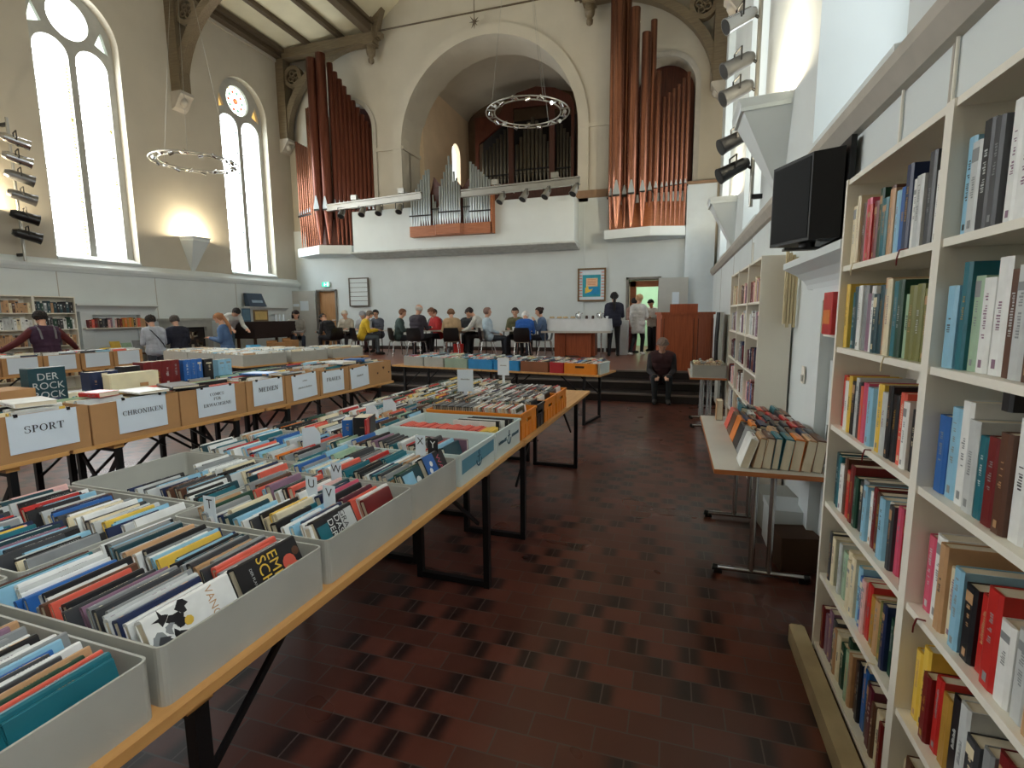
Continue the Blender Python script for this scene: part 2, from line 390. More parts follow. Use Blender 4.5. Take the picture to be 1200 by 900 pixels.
for k, yy in enumerate((CYA, CY1)):
    for i in range(n+1):
        q = -1+2*i/n; vs.append((AC+2.85*q, yy, 9.5+1.15*math.sqrt(max(0, 1-q*q*.98))))
v.add(vs, [(i, i+1, n+2+i, n+1+i) for i in range(n)], True)
struct(v.build('ceiling_chamber', M_beige, recalc=False))
wf = lambda u, v, w: (AC-2.78-w, u, v)
WY = YE+4.15
struct(MB().fill([[(CYA, 4.5), (CY1, 4.5), (CY1, 9.9), (CYA, 9.9)], arch(WY, .4, 5.6, 8.1, 12)], 0, .3, wf).build('wall_chamber_left', M_peach))
cw = struct(MB().fill([arch(WY, .44, 5.55, 8.1, 12), [(WY-.02, 5.62), (WY+.02, 5.62), (WY+.02, 5.63), (WY-.02, 5.63)]], .3, .34, wf).build('window_20', M_frame))
MB().fill([arch(WY, .39, 5.62, 8.1, 12)], .2, .22, wf).build('pane', glow('chamber_daylight', (.95, 1, .97, 1), 3.2), cw)
struct(MB().box(AC+2.78, AC+3.1, CYA, CY1, 4.5, 9.9).build('wall_chamber_right', M_peach))
struct(MB().box(AC-3.4, AC+3.4, CY1, CY1+.3, 4.5, 11).build('wall_chamber_back', mat('chamber_brown', rgb(104,84,66), .9)))
struct(MB().box(AC-3.4, AC+3.4, YE-.0, CY1, 4.6, 4.9).build('floor_chamber', M_stfl))
# niche backs
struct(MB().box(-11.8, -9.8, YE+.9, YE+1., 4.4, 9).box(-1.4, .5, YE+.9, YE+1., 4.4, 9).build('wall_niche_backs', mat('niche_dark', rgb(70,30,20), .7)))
# balcony front (white box) and the organ brackets
bl = struct(MB().box(-10.3, -2.86, 15.2, YE-.05, 3.76, 5.06).build('trim_30', M_white))
struct(MB().fill([[(15.1, 3.72), (15.12, 3.7), (15.6, 3.6), (YE-.05, 3.6), (YE-.05, 3.76), (15.1, 3.76)]], -10.36, -2.8, lambda u, v, w: (w, u, v)).build('trim_31', mat('balcony_moulding', rgb(196,200,198), .8)))
# room behind the open kitchen door
M_mint = mat('mint_wall', rgb(178,214,186), .8, var=.03)
struct(MB().box(-3, .8, YE+3.3, YE+3.4, ZST, 3.4).box(-3.1, -3., YE+.55, YE+3.4, ZST, 3.4).box(.8, .9, YE+.55, YE+3.4, ZST, 3.4).box(-3.1, .9, YE+.55, YE+3.4, 3.4, 3.5).build('wall_kitchen', M_mint))
struct(MB().box(-13.6, -11, YE+1.6, YE+1.7, ZST, 3).box(-13.6, -11, YE+.55, YE+1.7, 3, 3.1).box(-13.7, -13.6, YE+.55, YE+1.7, ZST, 3.1).box(-11., -10.9, YE+.55, YE+1.7, ZST, 3.1).build('wall_passage', M_white))
# unseen lamp panel added to brighten the kitchen behind the doorway
t = thing('kitchen_fill_lamp', 'unseen ceiling lamp added to brighten the kitchen behind the open door', 'lamp', (-1.0, YE+1.6, 3.36)); MB().box(-.5, .5, -.2, .2, -.05, .03).build('diffuser', glow('kitchen_fill_glow', (1, .97, .9, 1), 30), t); MB().box(-.54, .54, -.24, .24, .03, .04).build('housing', M_white, t)
# doors
M_dleaf = mat('door_grey', rgb(186,186,182), .5, var=.03); M_dwood = wood('door_beech', rgb(176,128,84), rgb(196,150,104), 'Z')
d = struct(MB().box(-.45, .36, 15.6, 15.65, ZST+.02, 2.66).build('door_1', M_dleaf))
MB().cyl((.28, 15.6, 1.5), (.28, 15.53, 1.5), .015).cyl((.28, 15.54, 1.5), (.17, 15.54, 1.5), .012).build('door_handle', M_chrome, d)
MB().box(-.07, .12, 15.592, 15.598, 1.75, 2.25).build('notice', M_paper, d)
fr = MB().box(-1.4, -1.33, YE-.1, YE+.2, ZST, 2.72, mat=1).box(-.47, -.4, YE-.1, YE+.2, ZST, 2.72, mat=1).box(-1.4, -.4, YE-.1, YE+.2, 2.65, 2.72, mat=1)
fr.box(-1.3, -1.12, YE+.1, YE+.3, ZST, 2.62).box(-1.3, -.47, YE+.1, YE+.3, 2.45, 2.62)
struct(fr.build('trim_32', [M_orange, mat('door_frame_grey', rgb(130,126,120), .5)]))
d = struct(MB().box(-12.40, -11.64, YE+.02, YE+.07, ZST+.02, 2.54).build('door_2', M_dwood))
MB().cyl((-11.72, YE+.02, 1.5), (-11.72, YE-.06, 1.5), .015).cyl((-11.72, YE-.05, 1.5), (-11.84, YE-.05, 1.5), .012).build('door_handle', M_chrome, d)
MB().box(-11.66, -11.6, YE-.1, YE+.1, ZST, 2.6).box(-12.46, -12.4, YE-.1, YE+.1, ZST, 2.6).box(-12.46, -11.6, YE-.1, YE+.1, 2.54, 2.6).build('door_frame', mat('door_frame_grey', rgb(130,126,120), .5), d)
d = struct(MB().box(0, .86, -.025, .025, 0, 2.06).build('door_3', M_dleaf)); d.location = (-12.46, 15.86, ZST+.02); d.rotation_euler = (0, 0, PI+.35)
MB().box(.25, .55, .026, .03, 1.35, 1.7).box(.58, .8, .026, .03, 1.5, 1.6).build('notice', M_paper, d)
MB().cyl((.78, .02, 1.0), (.78, .08, 1.0), .015).cyl((.78, .075, 1.0), (.66, .075, 1.0), .012).build('door_handle', M_chrome, d)

# ---- ceiling: flat panelled side bays, raised timber middle, trusses
XH1, XH2 = -9.65, -2.36
c = MB()
for (xa, xb) in ((XL-.3, XH1), (XH2, XR+.3)):
    za, zb = (10.62, 10.95) if xa < -10 else (10.95, 10.62)
    c.add([(xa, YB, za), (xb, YB, zb), (xb, YE, zb), (xa, YE, za), (xa, YB, za+.1), (xb, YB, zb+.1), (xb, YE, zb+.1), (xa, YE, za+.1)], [(0,1,2,3),(7,6,5,4),(0,4,5,1),(1,5,6,2),(2,6,7,3),(3,7,4,0)])
for (xa, za, xb, zb) in ((XH1, 10.95, -6, 13.6), (-6, 13.6, XH2, 10.95)):
    c.add([(xa, YB, za), (xb, YB, zb), (xb, YE, zb), (xa, YE, za), (xa, YB, za+.1), (xb, YB, zb+.1), (xb, YE, zb+.1), (xa, YE, za+.1)], [(0,1,2,3),(7,6,5,4),(0,4,5,1),(1,5,6,2),(2,6,7,3),(3,7,4,0)])
struct(c.build('ceiling', M_ceil))
rb = MB()
for x in (-12.0, -10.8, -1.2, 0): rb.box(x-.07, x+.07, YB, YE, 10.6+(.1 if -10 < x < -2 or x in (-10.8, -1.2) else .02), 10.9)
struct(rb.build('trim_40', M_timberd))
wp = MB()
for x0, s in ((XL, 1), (XR, -1)):
    wp.box(*sorted((x0, x0+s*.28)), YB, YE-.4, 10.36, 10.64).box(*sorted((x0, x0+s*.4)), YB, YE-.4, 10.5, 10.64).box(*sorted((x0, x0+s*.05)), YB, YE, 10.26, 10.36, mat=1)
for x in (XH1, XH2): wp.box(x-.13, x+.13, YB, YE-.1, 10.62, 10.95).box(x-.22, x+.22, YB, YE-.1, 10.86, 10.96)
struct(wp.build('trim_41', [M_timberd, M_beige]))
def truss(y, no):
    t = MB()
    for x0, s in ((XL, 1), (XR, -1)):
        X = lambda d: x0+s*d
        fy = lambda u, v, w: (x0+s*u, y+w, v)
        t.box(*sorted((X(0), X(.32))), y-.17, y+.17, 7.75, 10.4)                        # wall post
        t.box(*sorted((X(0), X(3.85))), y-.17, y+.17, 10.34, 10.64)                     # hammer beam
        n = 16; A = [(.32, 7.95)]; B = [(.12, 7.95)]
        A = [(.32+3.1*(1-math.cos(PI/2*i/n)), 7.75+2.6*math.sin(PI/2*i/n)) for i in range(n+1)]
        B = [(.05+3.4*(1-math.cos(PI/2*i/n)), 7.6+3.0*math.sin(PI/2*i/n)) for i in range(n+1)]
        t.fill([A+list(reversed(B))], -.12, .12, fy)                                    # curved brace
        t.fill([circ(.62, 9.75, .36, 18), circ(.62, 9.75, .24, 18)], -.1, .1, fy)       # pierced roundel
        for k in range(4):
            a = PI/2*k+.4; t.fill([circ(.62+.12*math.cos(a), 9.75+.12*math.sin(a), .1, 10), circ(.62+.12*math.cos(a), 9.75+.12*math.sin(a), .06, 10)], -.06, .06, fy)
        A = [(3.7+.15+2.6*math.sin(PI/2*i/n), 10.6+3.0*(1-math.cos(PI/2*i/n))) for i in range(n+1)]
        A = [(3.62+3.6*(1-math.cos(1.3*i/n)), 10.55+2.6*math.sin(1.3*i/n)) for i in range(n+1)]
        B = [(3.95+3.6*(1-math.cos(1.3*i/n)), 10.45+2.6*math.sin(1.3*i/n)) for i in range(n+1)]
        t.fill([A+list(reversed(B))], -.12, .12, fy)                                    # upper arched brace
        t.box(*sorted((X(3.48), X(3.82))), y-.19, y+.19, 10.28, 11.3)
        t.lathe([(.02, -.55), (.09, -.5), (.1, -.4), (.06, -.36), (.13, -.28), (.16, -.12), (.12, -.08), (.17, 0), (.17, .1)], (X(3.65), y, 10.3), 10)   # turned pendant
        t.box(*sorted((X(3.78), X(4.1))), y-.1, y+.1, 10.5, 10.62)
    o = struct(t.build('trim_%d' % no, M_timber))
    k = MB()
    for x0, s in ((XL, 1), (XR, -1)):
        k.fill([[(0, 7.3), (.12, 7.36), (.3, 7.62), (.36, 7.68), (.36, 7.76), (0, 7.76)]], -.2, .2, lambda u, v, w: (x0+s*u, y+w, v))
        k.ball((x0+s*.2, y, 7.52), .12)
    struct(k.build('trim_%d' % (no+1), M_sill))
truss(15.72, 50); truss(11.65, 52); truss(6.75, 54)
struct(MB().cyl((XH1+.1, 15.75, 10.72), (XH2-.1, 15.75, 10.72), .025).build('trim_60', M_timberd))
# ================================================================ ORGANS
def pipe_mesh(name, x, y, zf, zm, zt, r, mats, lip=True, n=12, face=-PI/2):
    """a flue pipe: conical foot zf..zm, mouth with a pointed upper lip facing FACE, open body to zt"""
    m = MB()
    m.lathe([(r*.25, zf-zm), (r, 0), (r, zt-zm), (r*.82, zt-zm), (r*.82, zt-zm-r)], (x, y, zm), n, mat=0)
    if lip:
        c, s = math.cos(face), math.sin(face)
        f = lambda u, v, w: (x+c*(r*.93+w)-s*u, y+s*(r*.93+w)+c*u, zm+v)
        k = r
        m.fill([[(-.62*k, .0), (.62*k, .0), (.62*k, .5*k), (.12*k, 2.6*k), (-.12*k, 2.6*k), (-.62*k, .5*k)]], 0, .1*k, f, mat=1)
        m.fill([[(-.6*k, -.22*k), (.6*k, -.22*k), (.6*k, .12*k), (-.6*k, .12*k)]], .02*k, .13*k, f, mat=2)
    return m.mesh(name, mats)
PM = [M_pipe, M_tin, M_black]; TM = [M_tin, M_tin, M_black]; DM = [M_darkpipe, M_darkpipe, M_black]
def pipes(parent, rows, mats, lip=True, face=-PI/2, n=12):
    for (x, y, zf, zm, zt, r) in rows: link('pipe', pipe_mesh('pipe', x, y, zf, zm, zt, r, mats, lip, n, face), parent)
def row(x0, y0, x1, y1, zs, zf, zm, r, rm=None):
    k = len(zs); out = []
    for i, z in enumerate(zs):
        t = (i+.5)/k; rr = r if rm is None else r+(rm-r)*t
        a = zf if not isinstance(zf, tuple) else zf[0]+(zf[1]-zf[0])*t
        b = zm if not isinstance(zm, tuple) else zm[0]+(zm[1]-zm[0])*t
        out.append((x0+(x1-x0)*t, y0+(y1-y0)*t, a, b, z, rr))
    return out
# left copper organ
t = thing('pipe_organ', 'copper-piped organ in the niche beside the stained-glass windows, small shining pipes at its outer side', 'organ', (-11.2, 15.3, 3.7), 0)
def at(root, o): o.parent = root; o.matrix_parent_inverse = Matrix.Translation(root.location).inverted(); return o
class P_:   # parents with the part kept where it was modelled
    pass
def build_at(m, name, mats, root): return at(root, m.build(name, mats))
def pipes_at(root, rows, mats, lip=True, face=-PI/2, n=12):
    for (x, y, zf, zm, zt, r) in rows: at(root, link('pipe', pipe_mesh('pipe', x, y, zf, zm, zt, r, mats, lip, n, face)))
build_at(MB().prism([(-12.75, YE-.06), (-12.75, 15.45), (-11.4, 14.85), (-10.42, 15.25), (-10.42, YE-.06)], 3.72, 4.0), 'console_shelf', M_white, t)
build_at(MB().prism([(-12.6, YE+.3), (-12.6, 15.75), (-11.4, 15.25), (-10.3, 15.65), (-9.85, YE+.4), (-9.9, YE+.85)], 4.0, 4.9).box(-11.7, -9.9, YE+.6, YE+.85, 4.9, 8.6), 'wind_chest', M_redwood, t)
pipes_at(t, row(-12.72, 15.62, -11.95, 15.32, [7.62, 7.55, 7.48, 7.42, 7.35, 7.28], 4.05, (5.15, 5.2), .055, .055), PM, True, -PI*.62)
pipes_at(t, row(-11.95, 15.3, -11.5, 15.12, [8.5, 8.5, 8.5, 8.5], 4.05, 5.2, .058), PM, False)
pipes_at(t, [(-11.42, 15.02, 4.05, 5.15, 9.86, .17), (-11.1, 15.05, 4.05, 5.15, 9.98, .16)], [M_pipe2, M_tin, M_black], True)
pipes_at(t, row(-10.95, 15.2, -9.9, 16.05, [9.75, 9.5, 9.3, 9.1, 8.85, 8.7, 8.5, 8.3, 8.1, 7.9], 4.05, 5.25, .1, .07), [M_pipe2, M_tin, M_black], True)
build_at(MB().bar((-12.75, 15.58, 5.12), (-11.95, 15.27, 5.12), .03, .05).bar((-11.0, 15.08, 5.22), (-9.9, 15.98, 5.22), .03, .05), 'pipe_rack', M_black, t)
# right copper organ
t = thing('pipe_organ', 'copper-piped organ in the niche beside the row of spotlights, its tallest pipes reaching the roof', 'organ', (-.8, 15.3, 3.7), 0)
build_at(MB().prism([(-2.0, YE-.06), (-2.0, 15.35), (-.7, 15.0), (.22, 15.3), (.22, YE-.06)], 3.78, 4.03), 'console_shelf', M_white, t)
build_at(MB().prism([(-1.9, YE-.1), (-1.9, 15.6), (-.7, 15.35), (.2, 15.6), (.2, YE-.1)], 4.03, 4.75), 'wind_chest', M_orange, t)
build_at(MB().box(-1.3, .35, YE+.55, YE+.85, 4.6, 8.7), 'back_board', M_redwood, t)
rows = [(-1.84, 15.45, 4.08, 4.98, 10.35, .085), (-1.66, 15.3, 4.08, 4.95, 10.2, .155), (-1.46, 15.5, 4.08, 5.0, 10.45, .1), (-1.25, 15.28, 4.08, 4.97, 9.75, .14), (-.95, 15.28, 4.08, 5.0, 9.1, .115),
        (-.76, 15.42, 4.08, 5.05, 9.45, .09), (-.6, 15.32, 4.08, 5.08, 8.1, .07)]
rows += row(-.5, 15.36, .24, 15.5, [7.45, 7.55, 7.65, 7.75, 7.9, 8.05], 4.08, (5.1, 5.2), .052, .046)
pipes_at(t, rows, PM, True)
build_at(MB().bar((-1.95, 15.42, 4.93), (-.6, 15.36, 5.02), .03, .05).bar((-.6, 15.36, 5.04), (.25, 15.55, 5.16), .03, .05), 'pipe_rack', M_black, t)
# small tin organ hung on the balcony front
t = thing('balcony_organ', 'small organ of silvery tin pipes in three groups hung on the white balcony front', 'organ', (-6.7, 15.1, 4.1), 0)
build_at(MB().box(-8.05, -5.3, 14.95, 15.2, 4.1, 4.42).box(-5.34, -5.28, 14.95, 15.2, 4.1, 5.25).prism([(-7.2, 15.0), (-6.2, 15.0), (-6.3, 14.85), (-7.1, 14.85)], 4.12, 4.42), 'pipe_chest', M_orange, t)
build_at(MB().box(-7.75, -5.45, 15.1, 15.2, 4.42, 5.3).fill([[(-7.4, 5.3), (-7.25, 5.9), (-6.95, 5.55), (-6.5, 5.75), (-6.3, 5.5), (-6.05, 5.8), (-5.9, 5.3)]], 15.12, 15.18, lambda u, v, w: (u, w, v)), 'back_board', M_redwood, t)
rows = row(-8.03, 15.02, -7.33, 15.02, [5.3, 5.42, 5.55, 5.7, 5.82, 5.95, 6.08, 6.1], (4.42), 4.62, .034, .042)
rows += row(-7.3, 15.06, -7.02, 15.06, [5.35, 5.15, 4.95, 5.0], 4.42, 4.68, .03)
rows += row(-7.0, 14.92, -6.28, 14.92, [5.55, 5.75, 5.95, 6.15, 6.4, 6.15, 5.95, 5.75, 5.55], 4.42, 4.6, .034)
rows += row(-6.26, 15.06, -6.02, 15.06, [5.2, 5.3, 5.4, 5.5], 4.42, 4.68, .027)
rows += row(-6.02, 15.02, -5.34, 15.02, [6.2, 6.12, 6.05, 5.95, 5.88, 5.8, 5.72, 5.65], 4.42, 4.62, .042, .034)
pipes_at(t, rows, TM, False, n=10)
build_at(MB().box(-8.06, -7.3, 14.96, 14.985, 4.72, 4.76).box(-7.0, -6.28, 14.86, 14.885, 4.76, 4.8).box(-6.03, -5.32, 14.96, 14.985, 4.74, 4.78).box(-7.3, -7.0, 15.0, 15.025, 4.9, 4.93).box(-6.28, -6.02, 15.0, 15.025, 4.9, 4.93), 'pipe_rack', M_black, t)
# large dark organ inside the chamber
t = thing('chamber_organ', 'large dark mahogany organ case with dull pipes inside the big arch', 'organ', (-5.4, 20.6, 4.9), 0)
y0 = 20.4; K = 1.074
kz = lambda z: 1.65+(z-1.65)*K
kp = lambda P: [(x*K, kz(z)) for x, z in P]
top = [(-3.6, 8.95), (-3.75, 9.3), (-4.3, 9.62), (-5.0, 9.75), (-5.7, 9.62), (-6.2, 9.3), (-6.4, 8.95), (-7.35, 8.95)]
build_at(MB().box(-7.35*K, -3.6*K, y0, CY1-.02, 4.9, kz(6.35)).fill([kp([(-7.35, 6.35), (-3.6, 6.35)]+top), kp([(-7.22, 6.5), (-6.05, 6.5), (-6.05, 8.75), (-7.22, 8.0)])[::-1], kp([(-5.85, 6.5), (-4.5, 6.5), (-4.5, 9.1), (-5.85, 9.1)])[::-1], kp([(-4.3, 6.5), (-3.7, 6.5), (-3.7, 8.9), (-4.3, 8.9)])[::-1]], y0, y0+.12, lambda u, v, w: (u, w, v)), 'case', M_redwood, t)
build_at(MB().box(-7.3*K, -3.65*K, y0+.75, y0+.8, kz(6.3), kz(8.9)), 'case_back', mat('case_black', rgb(26,18,16), .8), t)
rows = row(-7.2, y0+.3, -6.05, y0+.3, [7.75, 7.85, 7.95, 8.05, 8.2, 8.35, 8.5, 8.6], 6.4, 6.75, .055)
rows += row(-5.85, y0+.25, -4.5, y0+.25, [7.9, 8.15, 8.4, 8.65, 8.8, 8.65, 8.4, 8.15, 7.9], 6.4, (6.85), .066)
rows += row(-4.3, y0+.3, -3.7, y0+.3, [8.6, 8.45, 8.3, 8.15, 8.0], 6.4, 6.8, .048)
pipes_at(t, [(x*K, y, kz(a_), kz(b_), kz(c_), r*K) for x, y, a_, b_, c_, r in rows], DM, True)
build_at(MB().box(-7.2*K, -6.05*K, y0+.2, y0+.23, kz(6.85), kz(6.9)).box(-4.3*K, -3.72*K, y0+.2, y0+.23, kz(6.9), kz(6.95)).box(-5.85*K, -4.5*K, y0+.14, y0+.17, kz(6.95), kz(7.0)), 'pipe_rack', M_black, t)

# ================================================================ LIGHT FITTINGS
def uplighter(y, side, first):
    s = 1 if side == 'left' else -1; x0 = XL if s > 0 else XR
    lab = {('left', 6.75): 'white wedge-shaped wall uplighter glowing beside the tall window with the column of stage lamps',
           ('left', 11.65): 'white wedge-shaped wall uplighter glowing between the two tall stained-glass windows',
           ('right', 6.6): 'large white wedge-shaped wall uplighter just beyond the black monitor', ('right', 11.5): 'far smaller-looking white wedge uplighter on the bookcase wall, beyond the black monitor'}
    t = thing('wall_uplighter', lab[(side, y)], 'wall lamp', (x0, y, 2.95 if side == 'left' else 2.88), 0, 'wedge uplighters on the long walls')
    W, D, H = (.36, .45, .95) if side == 'left' else (.42, .52, 1.02)
    A = [(0, -W, H), (0, W, H), (s*D, W*.8, H), (s*D, -W*.8, H), (0, -.05, 0), (0, .05, 0)]
    m = MB().add(A, [(3, 2, 5, 4), (0, 3, 4), (1, 5, 2), (0, 4, 5, 1)])
    B = [(s*.02, -W*.93, H), (s*.02, W*.93, H), (s*(D-.03), W*.74, H), (s*(D-.03), -W*.74, H)]
    C = [(p[0], p[1], H-.12) for p in B]
    m.add([A[0], A[1], A[2], A[3]]+B+C, [(0,1,5,4),(1,2,6,5),(2,3,7,6),(3,0,4,7),(4,5,9,8),(5,6,10,9),(6,7,11,10),(7,4,8,11),(8,9,10,11)])
    m.build('shade', M_white, t)
    b = MB().cyl((s*.2, -.2, H-.07), (s*.2, .2, H-.07), .02).build('bulb', glow('halogen_tube', (1, .86, .6, 1), 18), t)
    ld = bpy.data.lights.new('uplighter_light', 'POINT'); ld.energy = UPLIGHT; ld.color = (1, .84, .58); ld.shadow_soft_size = .05
    lo = bpy.data.objects.new('uplighter_light', ld); COL.objects.link(lo); lo.location = (s*.2, 0, H+.02); lo.parent = t
for y in (6.75, 11.65): uplighter(y, 'left', 0)
for y in (6.6, 11.5): uplighter(y, 'right', 0)

def chandelier(c, r, label, top):
    t = thing('ring_chandelier', label, 'chandelier', c, 0, 'ring chandeliers hanging in the nave')
    m = MB(); n = 40
    for rr in (r, r*.8):
        m.tube([(rr*math.cos(2*PI*i/n), rr*math.sin(2*PI*i/n), 0) for i in range(n)], .016, 6, closed=True)
    for k in range(12):
        a = 2*PI*k/12; ca, sa = math.cos(a), math.sin(a)
        m.bar((r*.8*ca, r*.8*sa, 0), (r*ca, r*sa, 0), .03, .02)
    m.build('ring', M_alu, t)
    for k in range(18):
        a = 2*PI*(k+.3)/18; ca, sa = math.cos(a), math.sin(a); q = r*.9
        b = MB().cyl((q*ca-.05*sa, q*sa+.05*ca, -.02), (q*ca+.05*sa, q*sa-.05*ca, .04 if k % 2 else -.05), .035, .045, 8)
        b.build('spot', M_chrome, t)
    for k in range(3):
        a = 2*PI*k/3+1.2
        MB().cyl((r*.9*math.cos(a), r*.9*math.sin(a), 0), (top[0]-c[0], top[1]-c[1], top[2]-c[2]), .004, n=5).build('cable', M_alu, t)
chandelier((-3.35, 12.0, 6.22), .95, 'ring chandelier of small spots hanging in front of the big organ arch', (-3.6, 12.0, 11.6))
chandelier((-11.0, 9.95, 5.3), .92, 'ring chandelier of small spots hanging in front of the beige window wall', (-11.0, 9.95, 10.7))

# two aluminium lighting beams in front of the balcony, each with hanging spotlights
def lightbeam(p, q, label):
    p = Vector(p); q = Vector(q)
    t = thing('lighting_beam', label, 'lighting beam', p, 0, 'lighting beams before the balcony')
    d = q-p
    m = MB().bar((0,0,.085), d+Vector((0,0,.085)), .14, .035).bar((0,0,-.085), d+Vector((0,0,-.085)), .14, .035).bar((0,.0,0), d, .05, .15)
    m.build('beam', M_alu, t)
    up = MB()
    for f in (.3, .8):
        b = d*f; up.cyl(b, b+Vector((0,0,.25)), .02).cyl(b+Vector((0,0,.22)), b+Vector((.35,.7,.05)), .018)
        up.box(b.x-.1, b.x+.1, b.y-.05, b.y+.05, b.z+.14, b.z+.28)
    up.build('bracket', M_alu, t)
for (p, q, lab) in (((-10.65, 14.4, 5.06), (-7.32, 14.4, 5.2), 'aluminium lighting beam across the copper organ and the near end of the balcony'),
                    ((-5.95, 14.2, 5.1), (-2.52, 14.2, 5.19), 'aluminium lighting beam across the balcony below the big dark organ')):
    lightbeam(p, q, lab)
def spot(p, aim, label, group, r=.09, L=.24, col=None, flaps=False):
    """a stage spotlight: housing, lens, yoke"""
    t = thing('stage_spotlight', label, 'spotlight', p, 0, group)
    a = Vector(aim).normalized()
    col = col or M_alu
    m = MB().cyl(-a*L*.45, a*L*.4, r*.85, r, 14).cyl(a*L*.4, a*L*.55, r*1.02, r*1.12, 14).cyl(-a*L*.62, -a*L*.45, r*.55, r*.85, 14)
    m.build('housing', col, t)
    MB().cyl(a*L*.5, a*L*.56, r*.95, r*.95, 14).build('lens', M_blackp, t)
    s = a.cross(Vector((0,0,1))); s = s.normalized() if s.length > .1 else Vector((1,0,0))
    MB().bar(s*r*1.2, s*r*1.2+Vector((0,0,r*1.7)), .02, .012).bar(-s*r*1.2, -s*r*1.2+Vector((0,0,r*1.7)), .02, .012).bar(s*r*1.25+Vector((0,0,r*1.7)), -s*r*1.25+Vector((0,0,r*1.7)), .02, .012).build('yoke', M_black, t)
    return t
nm = ['nearest the copper pipes', 'second from the copper organ', 'third from the copper organ', 'nearest the tin organ']
for i, x in enumerate((-10.1, -9.35, -8.75, -8.05)):
    spot((x, 14.35, 4.86), (.1, -.6, -.8), 'silver spotlight under the beam by the copper organ, '+nm[i], 'spotlights under the lighting beams', .1, .26, M_alu if i else M_lampgrey)
nm = ['nearest the tin organ', 'second from the tin organ', 'third from the tin organ', 'at the free end beside the arch']
for i, x in enumerate((-4.72, -4.05, -3.42, -2.65)):
    spot((x, 14.15, 4.88+.02*i), (-.3, -.5, -.8), 'silver spotlight under the balcony beam, '+nm[i], 'spotlights under the lighting beams', .1, .26)
# columns of stage lamps
tp = 'topmost|second from the top|third from the top|third from the bottom|second from the bottom|lowest'.split('|')
def lampcolumn(x, y, zs, s, label, where, big, dz, aim):
    t = thing('lamp_pole', label, 'lamp pole', (x, y, zs[-1]-.5), 0)
    h = zs[0]-zs[-1]+1.0
    MB().cyl((0,0,0), (0,0,h), .028, n=10).build('pole', M_alu, t)
    MB().box(*sorted((0, -s*.2)), -.03, .03, .1, .16).box(*sorted((0, -s*.2)), -.03, .03, h-.16, h-.1).build('bracket', M_black, t)
    for i, z in enumerate(zs):
        c = M_chrome if i < 2 else (M_lampgrey if i < 4 else M_blackp)
        spot((x+s*big*1.6, y-.05, z), aim, '%s stage lamp on the pole %s' % (tp[i], where), 'stage lamps on poles', big*.62, big*2.3, c)
        MB().cyl((0, 0, z-zs[-1]+.5), (s*big*1.0, -.03, z-zs[-1]+.6), .02, n=6).build('clamp', M_black, t)
lampcolumn(-13.05, 7.45, [5.2, 4.85, 4.5, 4.12, 3.72, 3.35], 1, 'upright pole of stage lamps on the wall beside the tall stained-glass window', 'beside the stained-glass window', .17, -.3, (.3, .85, -.22))
lampcolumn(.96, 8.0, [5.95, 5.5, 4.95, 4.6, 3.98, 3.6], -1, 'upright pole of stage lamps on the wall above the white wedge uplighters', 'above the wedge uplighters', .16, -.45, (-.85, -.25, -.45))
# little star pendant on the tie rod
t = thing('star_pendant', 'small dark star ornament hanging from the thin iron tie rod', 'ornament', (-6.05, 15.72, 10.75))
m = MB().cyl((0,0,3), (0,0,-.2), .012, n=6)
for k in range(8):
    a = 2*PI*k/8; m.cyl((0,0,-.32), (.16*math.cos(a), .05*math.sin(a*2), -.32+.2*math.sin(a)), .03, .004, 6)
m.ball((0,0,-.32), .06); m.build('star', M_timberd, t)
# exit sign
t = thing('exit_sign', 'small green lit exit sign above the beech door', 'sign', (-12.0, YE-.1, 2.78))
MB().box(-.16, .16, -.03, .03, -.09, .09).build('sign_box', mat('exit_case', rgb(220,230,224), .5), t)
m = MB().box(-.15, .15, -.034, -.03, -.08, .08)
m.box(-.06, -.02, -.04, -.034, -.05, .02, mat=1).box(-.055, -.025, -.04, -.034, .03, .055, mat=1).box(-.02, .03, -.04, -.034, -.01, .01, mat=1).box(.06, .12, -.04, -.034, -.06, .06, mat=1)
m.build('pictogram', [glow('exit_green', (.05, .8, .45, 1), 1.2), glow('exit_white', (.9, 1, .95, 1), 1.5)], t)
# ================================================================ FURNITURE
def bookcase(x0, x1, y0, y1, h, zs, bays, label, face, name='bookcase'):
    """white bookcase whose long side runs along y; FACE -1: open towards -x, +1: towards +x"""
    t = thing(name, label, 'bookcase', ((x0+x1)/2, (y0+y1)/2, 0))
    ox, oy = (x0+x1)/2, (y0+y1)/2; X0, X1, Y0, Y1 = x0-ox, x1-ox, y0-oy, y1-oy
    w = (Y1-Y0)/bays; p = .022
    for k in range(bays+1):
        y = Y0+k*w
        MB().box(X0, X1, max(Y0, y-p), min(Y1, y+p), 0, h).build('upright', M_case, t)
    b = X1 if face < 0 else X0
    MB().box(*sorted((b, b+face*.012)), Y0+p, Y1-p, .06, h-.02).build('back_panel', M_case, t)
    f = X0 if face < 0 else X1
    for k in range(bays):
        for z in zs: MB().box(*sorted((f-face*.006, b+face*.012)), Y0+k*w+p, Y0+(k+1)*w-p, z-.022, z).build('shelf', M_case, t)
    MB().box(*sorted((f-face*.02, f-face*.038)), Y0+p, Y1-p, 0, zs[-1]-.022).build('plinth', M_case, t)
    return t
SH = [2.2, 1.842, 1.497, 1.152, .795, .45, .1]
bookcase(.68, .965, -.87, 2.59, 2.2, SH, 4, 'tall white bookcase beside the viewer, packed with hardbacks, shelves edge to the aisle', -1)
SH2 = [2.15, 1.75, 1.42, 1.07, .72, .4, .08]
bookcase(.73, 1.0, 5.12, 7.67, 2.15, SH2, 3, 'white bookcase further along the same wall, its closed end facing the grey table', -1)
SHL = [2.13, 1.77, 1.42, 1.06, .7, .36, .08]
